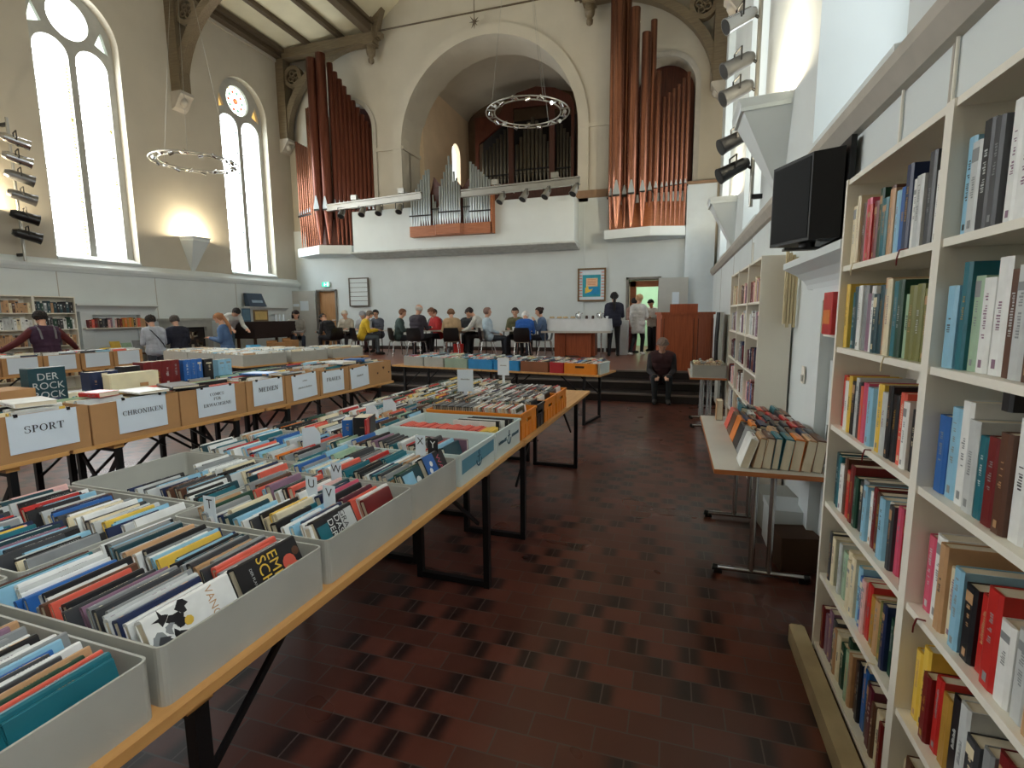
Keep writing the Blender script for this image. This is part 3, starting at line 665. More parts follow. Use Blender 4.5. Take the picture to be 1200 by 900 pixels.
bookcase(-13.2, -12.92, 4.2, 8.22, 2.13, SHL, 5, 'white bookcase against the far window wall behind the person in maroon', 1)
t = thing('runner_board', 'long pale board lying on the tiles along the foot of the tall bookcase', 'board', (.64, 1.0, 0))
MB().box(-.035, .035, -1.2, 1.72, 0, .085, bev=.012).build('board', mat('pale_board', rgb(176,160,128), .7, var=.15), t)
MB().box(.036, .05, -1.2, 1.7, 0, .06).build('edge_strip', M_cardd, t)
# mantelpieces
def mantel(y0, y1, side, label):
    s = 1 if side == 'left' else -1; xw = (XL+.083) if s > 0 else (XR-.083)
    t = thing('mantelpiece', label, 'mantelpiece', (xw, (y0+y1)/2, 0)); h = (y1-y0)/2; X = lambda a: s*a
    m = MB()
    for e in (-1, 1): m.box(*sorted((0, X(.14))), *sorted((e*(h-.14), e*(h-.4))), 0, 1.72)
    m.box(*sorted((0, X(.14))), -h+.14, h-.14, 1.72, 1.84); m.build('surround', M_white, t)
    m = MB(); pr = [(0, 1.8), (.14, 1.8), (.15, 1.83), (.17, 1.86), (.22, 1.9), (.3, 1.94), (.3, 1.98), (0, 1.98)]
    m.fill([pr], -h, h, lambda u, v, w: (X(u), w, v)); m.build('cornice', M_white, t)
    return t
mantel(8.25, 10.2, 'left', 'white mantelpiece with books on its inner shelf behind the person with the shoulder strap')
mantel(13.0, 15.0, 'left', 'white mantelpiece near the corner, a dark slanted case standing on it')
mantel(2.75, 4.05, 'right', 'white mantelpiece with a red box on its inner shelf beside the tall bookcase')
# its inner shelf
t = thing('niche_shelf', 'white shelf board between the posts of the mantelpiece beside the tall bookcase', 'shelf', (.95, 3.3, 1.52)); MB().box(-.06, .065, -.14, .34, -.02, 0).build('board', M_case, t)
t = thing('niche_cupboard', 'white cupboard panel under the shelf with the red box', 'panel', (.97, 3.2, 0)); MB().box(-.03, .04, -.04, .44, .05, 1.35, bev=.01).build('panel', M_white, t); MB().box(-.035, -.03, .36, .39, .7, .95).build('handle', M_chrome, t)
t = thing('niche_shelf', 'white shelf board inside the far mantelpiece with a row of brown and yellow books', 'shelf', (-13.12, 9.22, 1.42)); MB().box(-.08, .16, -.8, .8, -.02, 0).build('board', M_case, t)
t = thing('display_table', 'low dark table with pamphlets under the far mantelpiece', 'table', (-12.75, 9.4, 0))
MB().box(-.2, .35, -.75, .75, .76, .79).build('tabletop', M_cardd, t)
for a in (-.15, .3):
    for b in (-.7, .7): MB().box(a-.02, a+.02, b-.02, b+.02, 0, .76).build('leg', M_black, t)
# dark clad stone fireplace box with picture
t = thing('stone_fireplace', 'grey stone fireplace with a dark picture set into its opening', 'fireplace', (XL+.085, 11.0, 0))
MB().fill([[(-.6, 0), (.6, 0), (.6, 1.6), (-.6, 1.6)], [(-.42, .5), (-.42, 1.38), (.42, 1.38), (.42, .5)]], 0, .5, lambda u, v, w: (w, u, v)).box(0, .55, -.66, .66, 1.55, 1.62).build('surround', M_frame, t)
mm = MB().box(.1, .4, -.42, .42, .5, 1.38); mm.box(.4, .405, -.38, .38, .54, 1.34, mat=1)
random.seed(3)
for k in range(26):
    a, b = random.uniform(-.3, .3), random.uniform(.6, 1.25); mm.box(.405, .408, a-.04, a+.04, b-.05, b+.05, mat=2+(k % 2))
mm.build('picture', [M_black, mat('picture_dark', rgb(44,38,36), .6), mat('picture_pale', rgb(180,170,150), .6), mat('picture_brown', rgb(96,76,60), .6)], t)

def beer_table(loc, L, W, rz, label, legs, zt=.77, cross=False):
    """folding trestle table: pine board, two black steel leg frames with braces; runs along local y from 0 to L, local x from -W to 0"""
    t = thing('trestle_table', label, 'table', loc, rz, 'pine trestle tables')
    MB().box(-W, 0, 0, L, zt-.028, zt, bev=.012).build('tabletop', M_pinel, t)
    for y in legs: MB().box(-W+.06, -.03, y-.035, y+.035, zt-.06, zt-.028).build('batten', M_pinel, t)
    for y in legs:
        m = MB(); e = .03
        for x in (-W+.06, -.045): m.box(x-.018, x+.018, y-.02, y+.02, .0, zt-.06)
        m.box(-W+.06, -.045, y-.018, y+.018, .005, .04).box(-W+.06, -.045, y-.018, y+.018, zt-.09, zt-.06)
        m.build('leg_frame', M_black, t)
        s = 1 if y < L/2 else -1
        for x in (-W+.1, -.1): MB().bar((x, y, .4), (x, y+s*.42, zt-.04), .014, .02).build('brace', M_black, t)
        if cross: MB().bar((-W+.06, y, .1), (-.045, y, zt-.12), .014, .03).bar((-.045, y, .1), (-W+.06, y, zt-.12), .014, .03).build('cross_brace', M_black, t)
    return t
RT = -.0277                     # the book tables stand slightly askew to the hall
T0 = Vector((-1.065, 0, 0))     # aisle edge of the near row
def tp_(x, y, z=0):             # table frame (x from the aisle edge, y along it) -> hall
    c, s = math.cos(RT), math.sin(RT); return Vector((T0.x+x*c-y*s, T0.y+x*s+y*c, z))
beer_table(tp_(0, .25), 3.12, .56, RT, 'pine trestle table along the aisle, nearest the viewer, loaded with grey book crates', (.6, 2.5))
beer_table(tp_(0.0, 3.4, -.004), 2.48, .56, RT, 'pine trestle table along the aisle with the orange crates of discs', (.07, 1.92))
for k in (1, 2):
    w = ('middle', 'outer')[k-1]
    beer_table(tp_(-.57*k, .3), 3.1, .56, RT, 'pine trestle table of the %s row, hidden under the grey book crates nearest the viewer' % w, (.6, 2.6))
    beer_table(tp_(-.57*k, 3.42), 2.46, .56, RT, 'pine trestle table of the %s row, hidden under the crates beside the discs' % w, (.3, 2.0))
# sign-box tables on the far side
RL = -.052; L0 = Vector((-3.885, 1.2, 0))
def lp_(x, y, z=0):
    c, s = math.cos(RL), math.sin(RL); return Vector((L0.x+x*c-y*s, L0.y+x*s+y*c, z))
for i, (y, l) in enumerate(((-.6, 1.7), (1.12, 1.62), (2.76, 2.2))):
    for k in range(2):
        beer_table(lp_(-.56*k, y), l, .55, RL, 'pine trestle table, %s, %s row under the lettered cardboard boxes' % (('nearest', 'middle', 'farthest')[i], ('front', 'second', 'back')[k]), (.3, l-.3), cross=(k == 0))
# cross tables below the stage
RC = -.2
C0 = Vector((-1.0, 7.36, 0))
def cp_(x, y, z=0):
    c, s = math.cos(RC), math.sin(RC); return Vector((C0.x+x*c-y*s, C0.y+x*s+y*c, z))
def cross_table(loc, L, rz, label):
    t = thing('trestle_table', label, 'table', loc, rz, 'pine trestle tables')
    MB().box(-L, 0, 0, .8, .742, .77, bev=.01).build('tabletop', M_pinel, t)
    for x in (-L+.25, -.25):
        m = MB()
        for y in (.06, .74): m.box(x-.02, x+.02, y-.018, y+.018, 0, .74)
        m.box(x-.018, x+.018, .06, .74, .005, .04); m.build('leg_frame', M_black, t)
        [MB().bar((x, yb, .4), (x+(.4 if x < -L/2 else -.4), yb, .73), .014, .02).build('brace', M_black, t) for yb in (.1, .7)]
cross_table(cp_(0, 0), 2.0, RC, 'pine trestle table before the stage steps with the orange crate at its end')
cross_table(cp_(-2.02, 0), 1.9, RC, 'pine trestle table before the stage with grey and blue book boxes')
# more tables behind
for i, (x, y, l) in enumerate(((-7.28, 7.2, 3.0), (-7.0, 8.16, 1.9), (-6.75, 9.12, 1.0))):
    t = thing('trestle_table', 'pine trestle table under the large grey crates, %s before the fireplace' % ('nearest', 'middle', 'farthest')[i], 'table', (x, y, 0), 0, 'pine trestle tables')
    t.rotation_euler = (0, 0, -.25)
    MB().box(-l, 0, 0, .92, .742, .77, bev=.01).build('tabletop', M_pinel, t)
    for q in (-l+.15, -.15):
        m = MB()
        for yy in (.06, .86): m.box(q-.02, q+.02, yy-.018, yy+.018, 0, .742)
        m.box(q-.018, q+.018, .06, .86, .005, .04); m.build('leg_frame', M_black, t)
for k in range(2):
    beer_table((-9.7, 4.6+k*1.6, 0), 1.55, .55, 0, ('pine trestle table of the second row of white-labelled boxes, nearer end', 'pine trestle table of the second row of white-labelled boxes, farther end')[k], (.3, 1.25))

def tfoot_table(loc, x0, x1, y0, y1, h, label, leg_y):
    t = thing('folding_table', label, 'table', loc)
    MB().box(x0, x1, y0, y1, h-.026, h, bev=.004).build('tabletop', M_tabletop, t)
    MB().box(x0-.002, x0, y0, y1, h-.028, h-.001).box(x0, x1, y0-.003, y0, h-.028, h-.001).build('edge_band', M_edge, t)
    c = (x0+x1)/2
    for y in leg_y:
        m = MB()
        for dx in (-.05, .05): m.cyl((c+dx, y, .03), (c+dx, y, h-.03), .018)
        m.box(c-.1, c+.1, y-.02, y+.02, h-.05, h-.026)
        m.build('leg', M_chrome, t)
        f = MB().cyl((x0+.03, y, .035), (x1-.03, y, .035), .017); f.cyl((x0+.03, y, .035), (x0+.06, y, .03), .022, mat=1).cyl((x1-.03, y, .035), (x1-.06, y, .03), .022, mat=1)
        f.box(x0+.04, x0+.09, y-.02, y+.02, 0, .02, mat=1).box(x1-.09, x1-.04, y-.02, y+.02, 0, .02, mat=1)
        f.build('foot_bar', [M_chrome, M_blackp], t)
    return t
tfoot_table((0, 0, 0), .255, .872, 3.13, 4.8, .742, 'grey folding table with chrome T-legs carrying rows of books fore-edge out', (3.35, 4.3))
tfoot_table((0, 0, 0), .24, .72, 7.5, 8.75, .76, 'small folding table near the steps with a grey crate of books', (7.75, 8.4))
# pulpit
t = thing('lectern', 'large faceted mahogany pulpit on the stage edge with a raised book box on top', 'pulpit', (.15, 11.5, ZST))
pl = [(-.5, .45), (-.5, -.3), (-.38, -.47), (.3, -.47), (.62, -.2), (.62, .45)]
MB().prism(pl, 0, 1.14).build('body', M_pulpit, t)
for a, b in zip(pl[1:5], pl[2:6]):
    d = Vector((b[0]-a[0], b[1]-a[1], 0)); n = Vector((d.y, -d.x, 0)).normalized()
    A = Vector((a[0], a[1], 0)); B = Vector((b[0], b[1], 0))
    for P, Q, z0, z1 in ((A+d*.06, A+d*.09, .08, 1.06), (A+d*.91, A+d*.94, .08, 1.06)): MB().bar(P+n*.004+Vector((0,0,z0)), P+n*.004+Vector((0,0,z1)), .012, .012).build('panel_strip', M_redwood, t)
MB().prism([(p[0]*1.06, p[1]*1.06) for p in pl], 1.14, 1.19).build('top_board', M_pulpit, t)
MB().box(-.24, .32, -.1, .3, 1.19, 1.36, bev=.01).build('book_box', M_pulpit, t)
# counter table with coffee
t = thing('serving_table', 'brown pedestal table on the stage carrying the white-clothed buffet', 'table', (-2.55, 14.2, ZST))
MB().box(-.95, .95, -.4, .45, .66, .71, bev=.01).build('tabletop', M_tabletop, t)
MB().box(-.52, .52, -.2, .25, .03, .66).box(-.6, -.3, -.24, -.2, 0, .66).box(.1, .42, -.26, -.2, 0, .66).build('pedestal', M_pulpit, t)
for x in (-.85, .7): MB().cyl((x, -.3, 0), (x, -.3, .66), .02).build('leg', M_chrome, t)
t = thing('buffet_block', 'white tablecloth over a raised block on the brown pedestal table', 'tablecloth', (-2.55, 14.25, ZST+.71))
n = 22; pts = []
outer = [(-.82, -.28), (.95, -.28), (.95, .35), (-.82, .35)]
m = MB(); m.box(-.8, .93, -.26, .33, 0, .31)
vs = []; per = []
for a, b in zip(outer, outer[1:]+outer[:1]):
    for k in range(12): per.append((a[0]+(b[0]-a[0])*k/12, a[1]+(b[1]-a[1])*k/12))
top = [(x*.99, y*.97, .325) for x, y in per]; bot = [(x*(1+.02*math.sin(i*2.3)), y*(1+.07*math.sin(i*1.9)), .01+.03*(i % 3 == 0)) for i, (x, y) in enumerate(per)]
k = len(per); m.add(top+bot, [(i, (i+1) % k, k+(i+1) % k, k+i) for i in range(k)], True); m.add(top, [tuple(range(k))])
m.build('cloth', M_cloth, t)
random.seed(11)
kinds = ['white plate of cake slices', 'white platter of bread', 'glass jar of jam', 'silver coffee pot', 'white cup', 'brown loaf']
place = 'at the near end|second along|third along|in the middle|fifth along|sixth along|seventh along|eighth along|at the kitchen end'.split('|')
M_bread = mat('bread', rgb(206,180,136), .8); M_jar = mat('jar_dark', rgb(70,50,48), .2)
for i in range(9):
    x = -3.25+i*.19; kd = (0, 1, 0, 1, 3, 2, 2, 3, 4)[i]
    o = thing(('cake_plate', 'bread_platter', 'jam_jar', 'coffee_pot', 'cup')[kd], '%s on the white buffet cloth, %s' % (kinds[kd], place[i]), 'tableware', (x, 14.1+.1*(i % 2), ZST+.71+.326), 0, 'things on the buffet')
    if kd < 2:
        MB().lathe([(.03, 0), (.1, .012), (.11, .02), (.1, .018), (0, .01)], n=14).build('dish', M_cloth, o)
        m = MB()
        for q in range(4): m.ball((.04*math.cos(q*1.6), .04*math.sin(q*1.6), .035), .035, nu=7, nv=5)
        m.build('food', M_bread, o)
    elif kd == 2: MB().lathe([(.035, 0), (.04, .05), (.03, .08), (.03, .09), (0, .09)], n=10).build('jar', M_jar, o)
    elif kd == 3:
        MB().lathe([(.05, 0), (.055, .08), (.04, .17), (.02, .19), (0, .2)], n=12).build('pot', M_chrome, o); MB().cyl((.05, 0, .12), (.1, 0, .16), .012).build('spout', M_chrome, o)
        MB().tube([(-.04, 0, .15), (-.09, 0, .14), (-.09, 0, .06), (-.05, 0, .05)], .008).build('handle', M_blackp, o)
    else: MB().lathe([(.025, 0), (.04, .07), (.037, .07), (.02, .01), (0, .01)], n=10).build('cup_body', M_cloth, o)
t = thing('trash_bin', 'white cloth-covered stand beside the buffet at the standing person in black', 'stand', (-1.4, 15.05, ZST)); MB().box(-.16, .16, -.2, .2, 0, .98, bev=.02).build('stand_cover', M_cloth, t)
t = thing('kitchen_counter', 'dark counter seen through the open kitchen doorway', 'counter', (-.2, 16.9, ZST)); MB().box(-.5, .5, -.25, .25, 0, .88).build('cabinet', M_dkcloth, t); MB().box(-.52, .52, -.27, .27, .88, .92).build('worktop', M_tabletop, t)
# monitor on the bookcase wall
t = thing('wall_monitor', 'black boxy monitor on a wall bracket above the mantelpiece cornice', 'monitor', (.8, 3.9, 2.1), .0)
F4 = [(-.17, .2), (-.01, -.18), (.145, -.25), (.15, .3)]
MB().fill([F4], 0, .53, lambda u, v, w: (u, v, w)).build('housing', mat('monitor_black', rgb(15,15,17), .45, var=.1, spec=.25), t)
d4 = (Vector((-.01, -.18, 0))-Vector((-.17, .2, 0))); n4 = Vector((d4.y, -d4.x, 0)).normalized()
MB().add([tuple(Vector((-.17, .2, z))+d4*f+n4*e) for e in (.0, .003) for f, z in ((.04, .02), (.96, .02), (.96, .51), (.04, .51))], [(0,1,2,3),(7,6,5,4),(0,4,5,1),(1,5,6,2),(2,6,7,3),(3,7,4,0)]).build('screen', mat('screen_glass', rgb(10,10,12), .5, var=.02, spec=.08), t)
MB().box(.16, .19, -.28, .3, -.02, .58).build('mount_plate', M_black, t)
MB().cyl((.02, .0, -.03), (.02, .0, 0), .05, n=14).box(-.12, .16, -.06, .03, -.045, -.03).build('stand_foot', M_black, t)
# poster, hymn board
t = thing('framed_poster', 'framed turquoise and peach poster on the wall beside the buffet', 'poster', (-2.43, YE-.09, 2.53))
MB().fill([[(-.43, -.5), (.43, -.5), (.43, .5), (-.43, .5)], [(-.38, -.45), (-.38, .45), (.38, .45), (.38, -.45)]], -.03, .02, lambda u, v, w: (u, w, v)).build('frame', mat('poster_frame', rgb(120,92,60), .5), t)
m = MB().box(-.39, .39, -.0, .015, -.46, .46)
for i in range(9):
    for q in (-1, 1): m.box(*sorted((q*.38, q*.29)), -.004, 0, -.36+i*.09, -.34+i*.09, mat=3)
m.box(-.28, .27, -.006, 0, -.36, .3, mat=1).box(-.17, .18, -.01, -.006, -.05, .2, mat=2).box(-.17, .24, -.01, -.006, -.3, -.06, mat=4)
for i in range(4): m.box(-.12, .12, -.013, -.01, -.0+i*.05, .012+i*.05, mat=3)
m.fill([[(-.2, -.26), (-.02, -.2), (.04, -.12), (-.08, -.15), (-.12, -.02), (-.2, -.1)]], -.014, -.01, lambda u, v, w: (u, w, v), mat=5)
m.build('print', [M_paper, mat('print_teal', rgb(50,160,180), .6), mat('print_peach', rgb(240,200,160), .6), mat('print_coral', rgb(224,120,90), .6), mat('print_blue', rgb(30,150,205), .6), mat('print_yellow', rgb(232,196,80), .6)], t)
t = thing('hymn_board', 'framed white hymn board with five dark rails near the beech door', 'board', (-10.65, YE-.09, 2.48))
m = MB().box(-.37, .37, -.01, .02, -.46, .46).fill([[(-.4, -.5), (.4, -.5), (.4, .5), (-.4, .5)], [(-.36, -.46), (-.36, .46), (.36, .46), (.36, -.46)]], -.03, .02, lambda u, v, w: (u, w, v), mat=1)
for i in range(5): m.box(-.37, .37, -.02, -.01, -.31+i*.155, -.295+i*.155, mat=1)
m.build('board_face', [M_white, mat('hymn_frame', rgb(96,88,78), .5)], t)
# folded things behind the pulpit, wall box, switch
t = thing('coat_stand', 'grey folded partition with black cables hanging behind the pulpit', 'partition', (.83, 9.4, 0))
MB().box(-.1, -.06, -.3, .3, .1, 1.66).box(.02, .06, -.25, .35, .1, 1.62).build('panel', M_grey, t)
m = MB()
for k in range(4): m.tube([(-.11, -.2+.12*k, 1.66), (-.13, -.2+.12*k, 1.2), (-.12, -.16+.12*k, .6)], .02, 6)
m.build('cable', M_blackp, t)
t = thing('wooden_slats', 'bundle of pale wooden slats hung on the bookcase end beside the cornice', 'slats', (.95, 4.98, 1.55))
for k in range(4): MB().box(-.05+.025*k, -.03+.025*k, -.02, .02, -.03*(k % 2), .62-.02*k).build('slat', mat('pale_slat', rgb(206,190,150), .7, var=.1), t)
t = thing('light_switch', 'white switch plate low on the wall beside the closed bookcase end', 'switch', (XR-.09, 4.6, 1.15)); MB().box(-.01, .0, -.04, .04, -.07, .07).build('plate', M_case, t); MB().box(-.018, -.01, -.025, .025, -.05, .0).build('rocker', M_frame, t)
for i, (y, z0, z1) in enumerate(((3.05, 1.985, 2.75), (2.55, 2.2, 2.75), (7.9, 2.0, 2.6))):
    t = thing('wall_cable', ('thin pale cable running up the wall above the mantelpiece cornice', 'thin pale cable running up the wall above the tall bookcase', 'thin pale cable on the wall beyond the closed bookcase')[i], 'cable', (XR-.09, y, z0)); MB().cyl((0,0,0), (0,0,z1-z0), .007, n=6).build('cable', M_case, t)
# black shell chairs with chrome legs
def make_chair():
    t = thing('shell_chair', 'black shell chair on the stage', 'chair', (0,0,0), 0, 'black chairs around the cafe tables')
    m = MB(); nx, ny = 7, 9; vs = []
    prof = [(-.22, .42), (-.15, .435), (-.05, .44), (.06, .435), (.15, .44), (.2, .48), (.225, .6), (.24, .72), (.25, .82)]
    for j, (y, z) in enumerate(prof):
        for i in range(nx):
            u = (i/(nx-1)-.5)*2; wd = .22 if j < 8 else .19
            vs.append((u*wd, -y+(.03*u*u if j > 4 else 0), z+(.02*u*u if j < 5 else 0)))
    k = len(vs); vs += [(x, y+.012, z-.012) for x, y, z in vs]
    fs = []
    for j in range(ny-1):
        for i in range(nx-1):
            a = j*nx+i; fs += [(a, a+1, a+nx+1, a+nx), (k+a+nx, k+a+nx+1, k+a+1, k+a)]
    m.add(vs, fs, True); m.build('seat_shell', M_blackp, t)
    for sx in (-1, 1):
        for sy, e in ((1, .2), (-1, -.2)): MB().cyl((sx*.17, e*.8, .42), (sx*.22, e*1.15, 0), .012, n=8).build('leg', M_chrome, t)
    MB().cyl((-.17, .16, .42), (.17, .16, .42), .01).cyl((-.17, -.16, .42), (.17, -.16, .42), .01).build('under_frame', M_chrome, t)
    return t
CH = make_chair(); ch_used = [0]
def chair(x, y, rz, label):
    o = CH if not ch_used[0] else copy_tree(CH)
    ch_used[0] = 1; o.location = (x, y, ZST); o.rotation_euler = (0, 0, rz); o['label'] = label
    return o
def cafe_table(x, y, sx, sy, label):
    t = thing('cafe_table', label, 'table', (x, y, ZST), 0, 'cafe tables on the stage')
    MB().box(-sx, sx, -sy, sy, .7, .725, bev=.02).build('tabletop', M_tabletop, t)
    for a in (-1, 1):
        for b in (-1, 1): MB().cyl((a*(sx-.06), b*(sy-.06), 0), (a*(sx-.06), b*(sy-.06), .7), .014, n=8).build('leg', M_black, t)
cafe_table(-9.75, 14.0, .45, .4, 'cafe table between the person in the dark cap and the person in yellow')
cafe_table(-8.2, 14.2, .4, .4, 'cafe table beside the person in yellow, nothing on it')
cafe_table(-6.55, 14.0, .45, .4, 'cafe table in front of the person in red')
cafe_table(-4.15, 14.0, .45, .35, 'cafe table with two white cups between the people in olive and blue')
cafe_table(-5.6, 14.1, .35, .3, 'small cafe table before the bending person in white')
for i in range(2):
    t = thing('cup', ('white cup before the person in olive, farther from the buffet', 'white cup before the person in olive, nearer the buffet')[i], 'cup', (-4.3+i*.13, 13.85, ZST+.725), 0, 'cups on the cafe tables'); MB().lathe([(.028, 0), (.045, .1), (.042, .1), (.022, .01), (0, .01)], n=10).build('cup_body', M_cloth, t)
t = thing('red_bag', 'red bag standing under the chair of the person in beige', 'bag', (-5.95, 13.75, ZST)); MB().box(-.14, .14, -.07, .07, 0, .34, bev=.03).build('bag_body', mat('bag_red', rgb(206,44,36), .7), t); MB().tube([(-.07, 0, .34), (-.05, 0, .44), (.05, 0, .44), (.07, 0, .34)], .01).build('handle', mat('bag_red', rgb(206,44,36), .7), t)
t = thing('white_bag', 'pale paper bag on the floor beside the red bag', 'bag', (-6.42, 13.85, ZST)); MB().box(-.16, .16, -.08, .08, 0, .2, bev=.02).build('bag_body', M_paper, t); MB().tube([(-.07, 0, .2), (-.05, 0, .28), (.05, 0, .28), (.07, 0, .2)], .008).build('handle', M_paper, t)
# dark cloth table and slanted case near the corner
t = thing('clothed_table', 'high table draped in dark brown cloth before the corner mantelpiece', 'table', (-11.7, 12.55, ZST))
m = MB().box(-.4, .4, -.85, .85, .55, 1.03); m.build('cloth', M_dkcloth, t)
for a in (-.3, .3):
    for b in (-.75, .75): MB().box(a-.03, a+.03, b-.03, b+.03, 0, .55).build('leg', M_cardd, t)
t = thing('display_case', 'dark blue slanted display case standing on the corner mantelpiece', 'case', (-13.05, 13.55, 1.98))
MB().add([(0, -.36, 0), (.2, -.36, 0), (.2, .36, 0), (0, .36, 0), (-.06, -.33, .42), (.04, -.33, .42), (.04, .33, .42), (-.06, .33, .42)], [(3,2,1,0),(4,5,6,7),(0,1,5,4),(1,2,6,5),(2,3,7,6),(3,0,4,7)]).build('case_body', mat('case_navy', rgb(44,62,84), .5), t)
MB().add([(.155, -.2, .12), (.155, .25, .12), (.128, .25, .2), (.128, -.2, .2)], [(0,1,2,3)]).build('plate', mat('plate_pale', rgb(150,170,190), .4), t)
t = thing('blue_bucket', 'light blue bucket on the stage before the dark cloth table', 'bucket', (-11.0, 11.3, ZST))
MB().lathe([(.14, 0), (.19, .4), (.18, .4), (.13, .02), (0, .02)], n=16).build('bucket_body', mat('bucket_blue', rgb(70,160,206), .45), t)
for i, (x, y) in enumerate(((-11.2, 12.2), (-11.15, 12.75))):
    t = thing('carton', ('brown carton under the dark cloth table, nearer the blue bucket', 'brown carton under the dark cloth table, nearer the stage')[i], 'box', (x+.15, y, ZST), .2*i, 'cartons under the cloth table'); MB().box(-.15, .15, -.2, .2, 0, .42+.05*i).build('carton_body', M_card, t); MB().box(-.15, -.12, -.2, .2, .42+.05*i, .48+.05*i).build('flap', M_card, t)
t = thing('picture_frame', 'small yellow framed picture standing on the dark cloth table', 'picture', (-11.8, 12.5, 1.512)); MB().box(-.015, .015, -.28, .28, 0, .34).build('frame', mat('frame_oak', rgb(120,96,60), .5), t); MB().box(.015, .018, -.23, .23, .05, .29).build('print', mat('print_ochre', rgb(206,176,110), .6), t)
t = thing('picture_frame', 'tall blue picture board standing beside the yellow picture', 'picture', (-11.9, 12.05, 1.512)); MB().box(-.015, .015, -.15, .15, 0, .38).build('board', mat('board_blue', rgb(70,100,124), .5), t); MB().box(.015, .018, -.12, .12, .04, .34).build('print', mat('board_blue2', rgb(92,124,146), .5), t)
for i in range(3):
    t = thing('figurine', 'small cream figurine on the dark cloth table, %s from the yellow picture' % ORD[i], 'figurine', (-11.6, 12.9+.16*i, 1.512), 0, 'figurines on the dark cloth table'); MB().lathe([(.04, 0), (.03, .05), (.045, .1), (.02, .14), (.03, .18), (0, .21)], n=9).build('body', M_paper, t)
# ================================================================ LETTERING
def roman(ch):
    """polygons of a capital in a roman serif face, height 1; returns (polygons, width)"""
    T, t, sf = .17, .06, .05
    P = []
    def st(x, y0=0, y1=1, w=T, s0=True, s1=True):
        P.append([(x, y0), (x+w, y0), (x+w, y1), (x, y1)])
        if s0: P.append([(x-.09, y0), (x+w+.09, y0), (x+w+.09, y0+sf), (x-.09, y0+sf)])
        if s1: P.append([(x-.09, y1-sf), (x+w+.09, y1-sf), (x+w+.09, y1), (x-.09, y1)])
    def hb(x0, x1, y, h=t): P.append([(x0, y), (x1, y), (x1, y+h), (x0, y+h)])
    def dg(x0, y0, x1, y1, w): P.append([(x0, y0), (x0+w, y0), (x1+w, y1), (x1, y1)])
    def arc(cx, cy, rx, ry, a0, a1, thick=T, thin=t):
        n = 14; A = []; B = []
        for i in range(n+1):
            a = math.radians(a0+(a1-a0)*i/n); k = thin+(thick-thin)*abs(math.cos(a))**1.4
            A.append((cx+rx*math.cos(a), cy+ry*math.sin(a))); B.append((cx+(rx-k)*math.cos(a), cy+(ry-k*.8)*math.sin(a)))
        P.append(A+B[::-1])
    if ch in 'AÄ': dg(.08, 0, .36, 1, .07); dg(.62, 0, .34, 1, T); hb(.2, .66, .33); hb(-.02, .25, 0, sf); hb(.53, .9, 0, sf); w = .88
    elif ch == 'C': arc(.46, .5, .46, .51, 50, 310); hb(.68, .74, .68, .26); w = .84
    elif ch == 'D': st(.1); arc(.3, .5, .5, .5, -90, 90); hb(.1, .32, 0); hb(.1, .32, 1-t); w = .86
    elif ch in 'EF':
        st(.1); hb(.1, .66, 1-t); hb(.62, .68, .74, .26); hb(.2, .5, .5); hb(.47, .52, .4, .26); w = .76
        if ch == 'E': hb(.1, .72, 0); hb(.68, .74, 0, .28); w = .8
    elif ch == 'H': st(.1); st(.66); hb(.2, .7, .49); w = .95
    elif ch == 'I': st(.1); w = .38
    elif ch == 'K': st(.1); dg(.3, .42, .72, 1, .08); dg(.68, 0, .38, .55, T); hb(.6, .95, 0, sf); hb(.6, .9, 1-sf, sf); w = .9
    elif ch == 'L': st(.1); hb(.1, .7, 0); hb(.66, .72, 0, .28); w = .76
    elif ch == 'M': st(.1, w=.07); st(.86); dg(.52, .1, .14, 1, .17); dg(.52, .1, .88, 1, .08); w = 1.14
    elif ch == 'N': st(.1, w=.07); st(.74, w=.07, s0=False); dg(.66, 0, .1, 1, .17); w = .92
    elif ch == 'O': arc(.46, .5, .46, .51, 0, 360); w = .94
    elif ch in 'PR':
        st(.1); arc(.34, .73, .36, .27, -90, 90); hb(.1, .36, 1-t); hb(.1, .36, .46); w = .74
        if ch == 'R': dg(.64, 0, .34, .5, T); hb(.6, .9, 0, sf); w = .86
    elif ch == 'S': arc(.34, .74, .32, .27, 40, 250, .12); arc(.36, .27, .35, .28, -140, 75, .15); hb(.58, .63, .68, .28); hb(.02, .07, .04, .28); w = .74
    elif ch == 'T': st(.34, s1=False); hb(.02, .82, 1-t); hb(.02, .08, .72, .28); hb(.78, .84, .72, .28); w = .86
    elif ch in 'UÜ': st(.1, .25, 1, s0=False); st(.72, .25, 1, .07, s0=False); arc(.445, .3, .345, .32, 180, 360); w = .9
    elif ch == 'W': dg(.3, 0, .02, 1, .15); dg(.3, 0, .6, 1, .07); dg(.86, 0, .56, 1, .15); dg(.86, 0, 1.12, 1, .07); hb(-.06, .28, 1-sf, sf); hb(1.0, 1.28, 1-sf, sf); w = 1.24
    else: w = .4
    if ch in 'ÄÜ':
        for x in (.26, .54): P.append([(x, 1.1), (x+.12, 1.1), (x+.12, 1.22), (x, 1.22)])
    return P, w
def lettering(m, text, h, cx, cz, fn, wsc=1., mt=1):
    gap = .1; tot = sum(roman(c)[1]+gap for c in text)-gap; x = cx-tot*h*wsc/2
    for c in text:
        P, w = roman(c)
        for p in P:
            q = [(x+u*h*wsc, cz+v*h) for u, v in p]
            a = sum(q[i][0]*q[(i+1) % len(q)][1]-q[(i+1) % len(q)][0]*q[i][1] for i in range(len(q)))
            m.fill([q if a > 0 else q[::-1]], 0, .0004, fn, mat=mt)
        x += (w+gap)*h*wsc
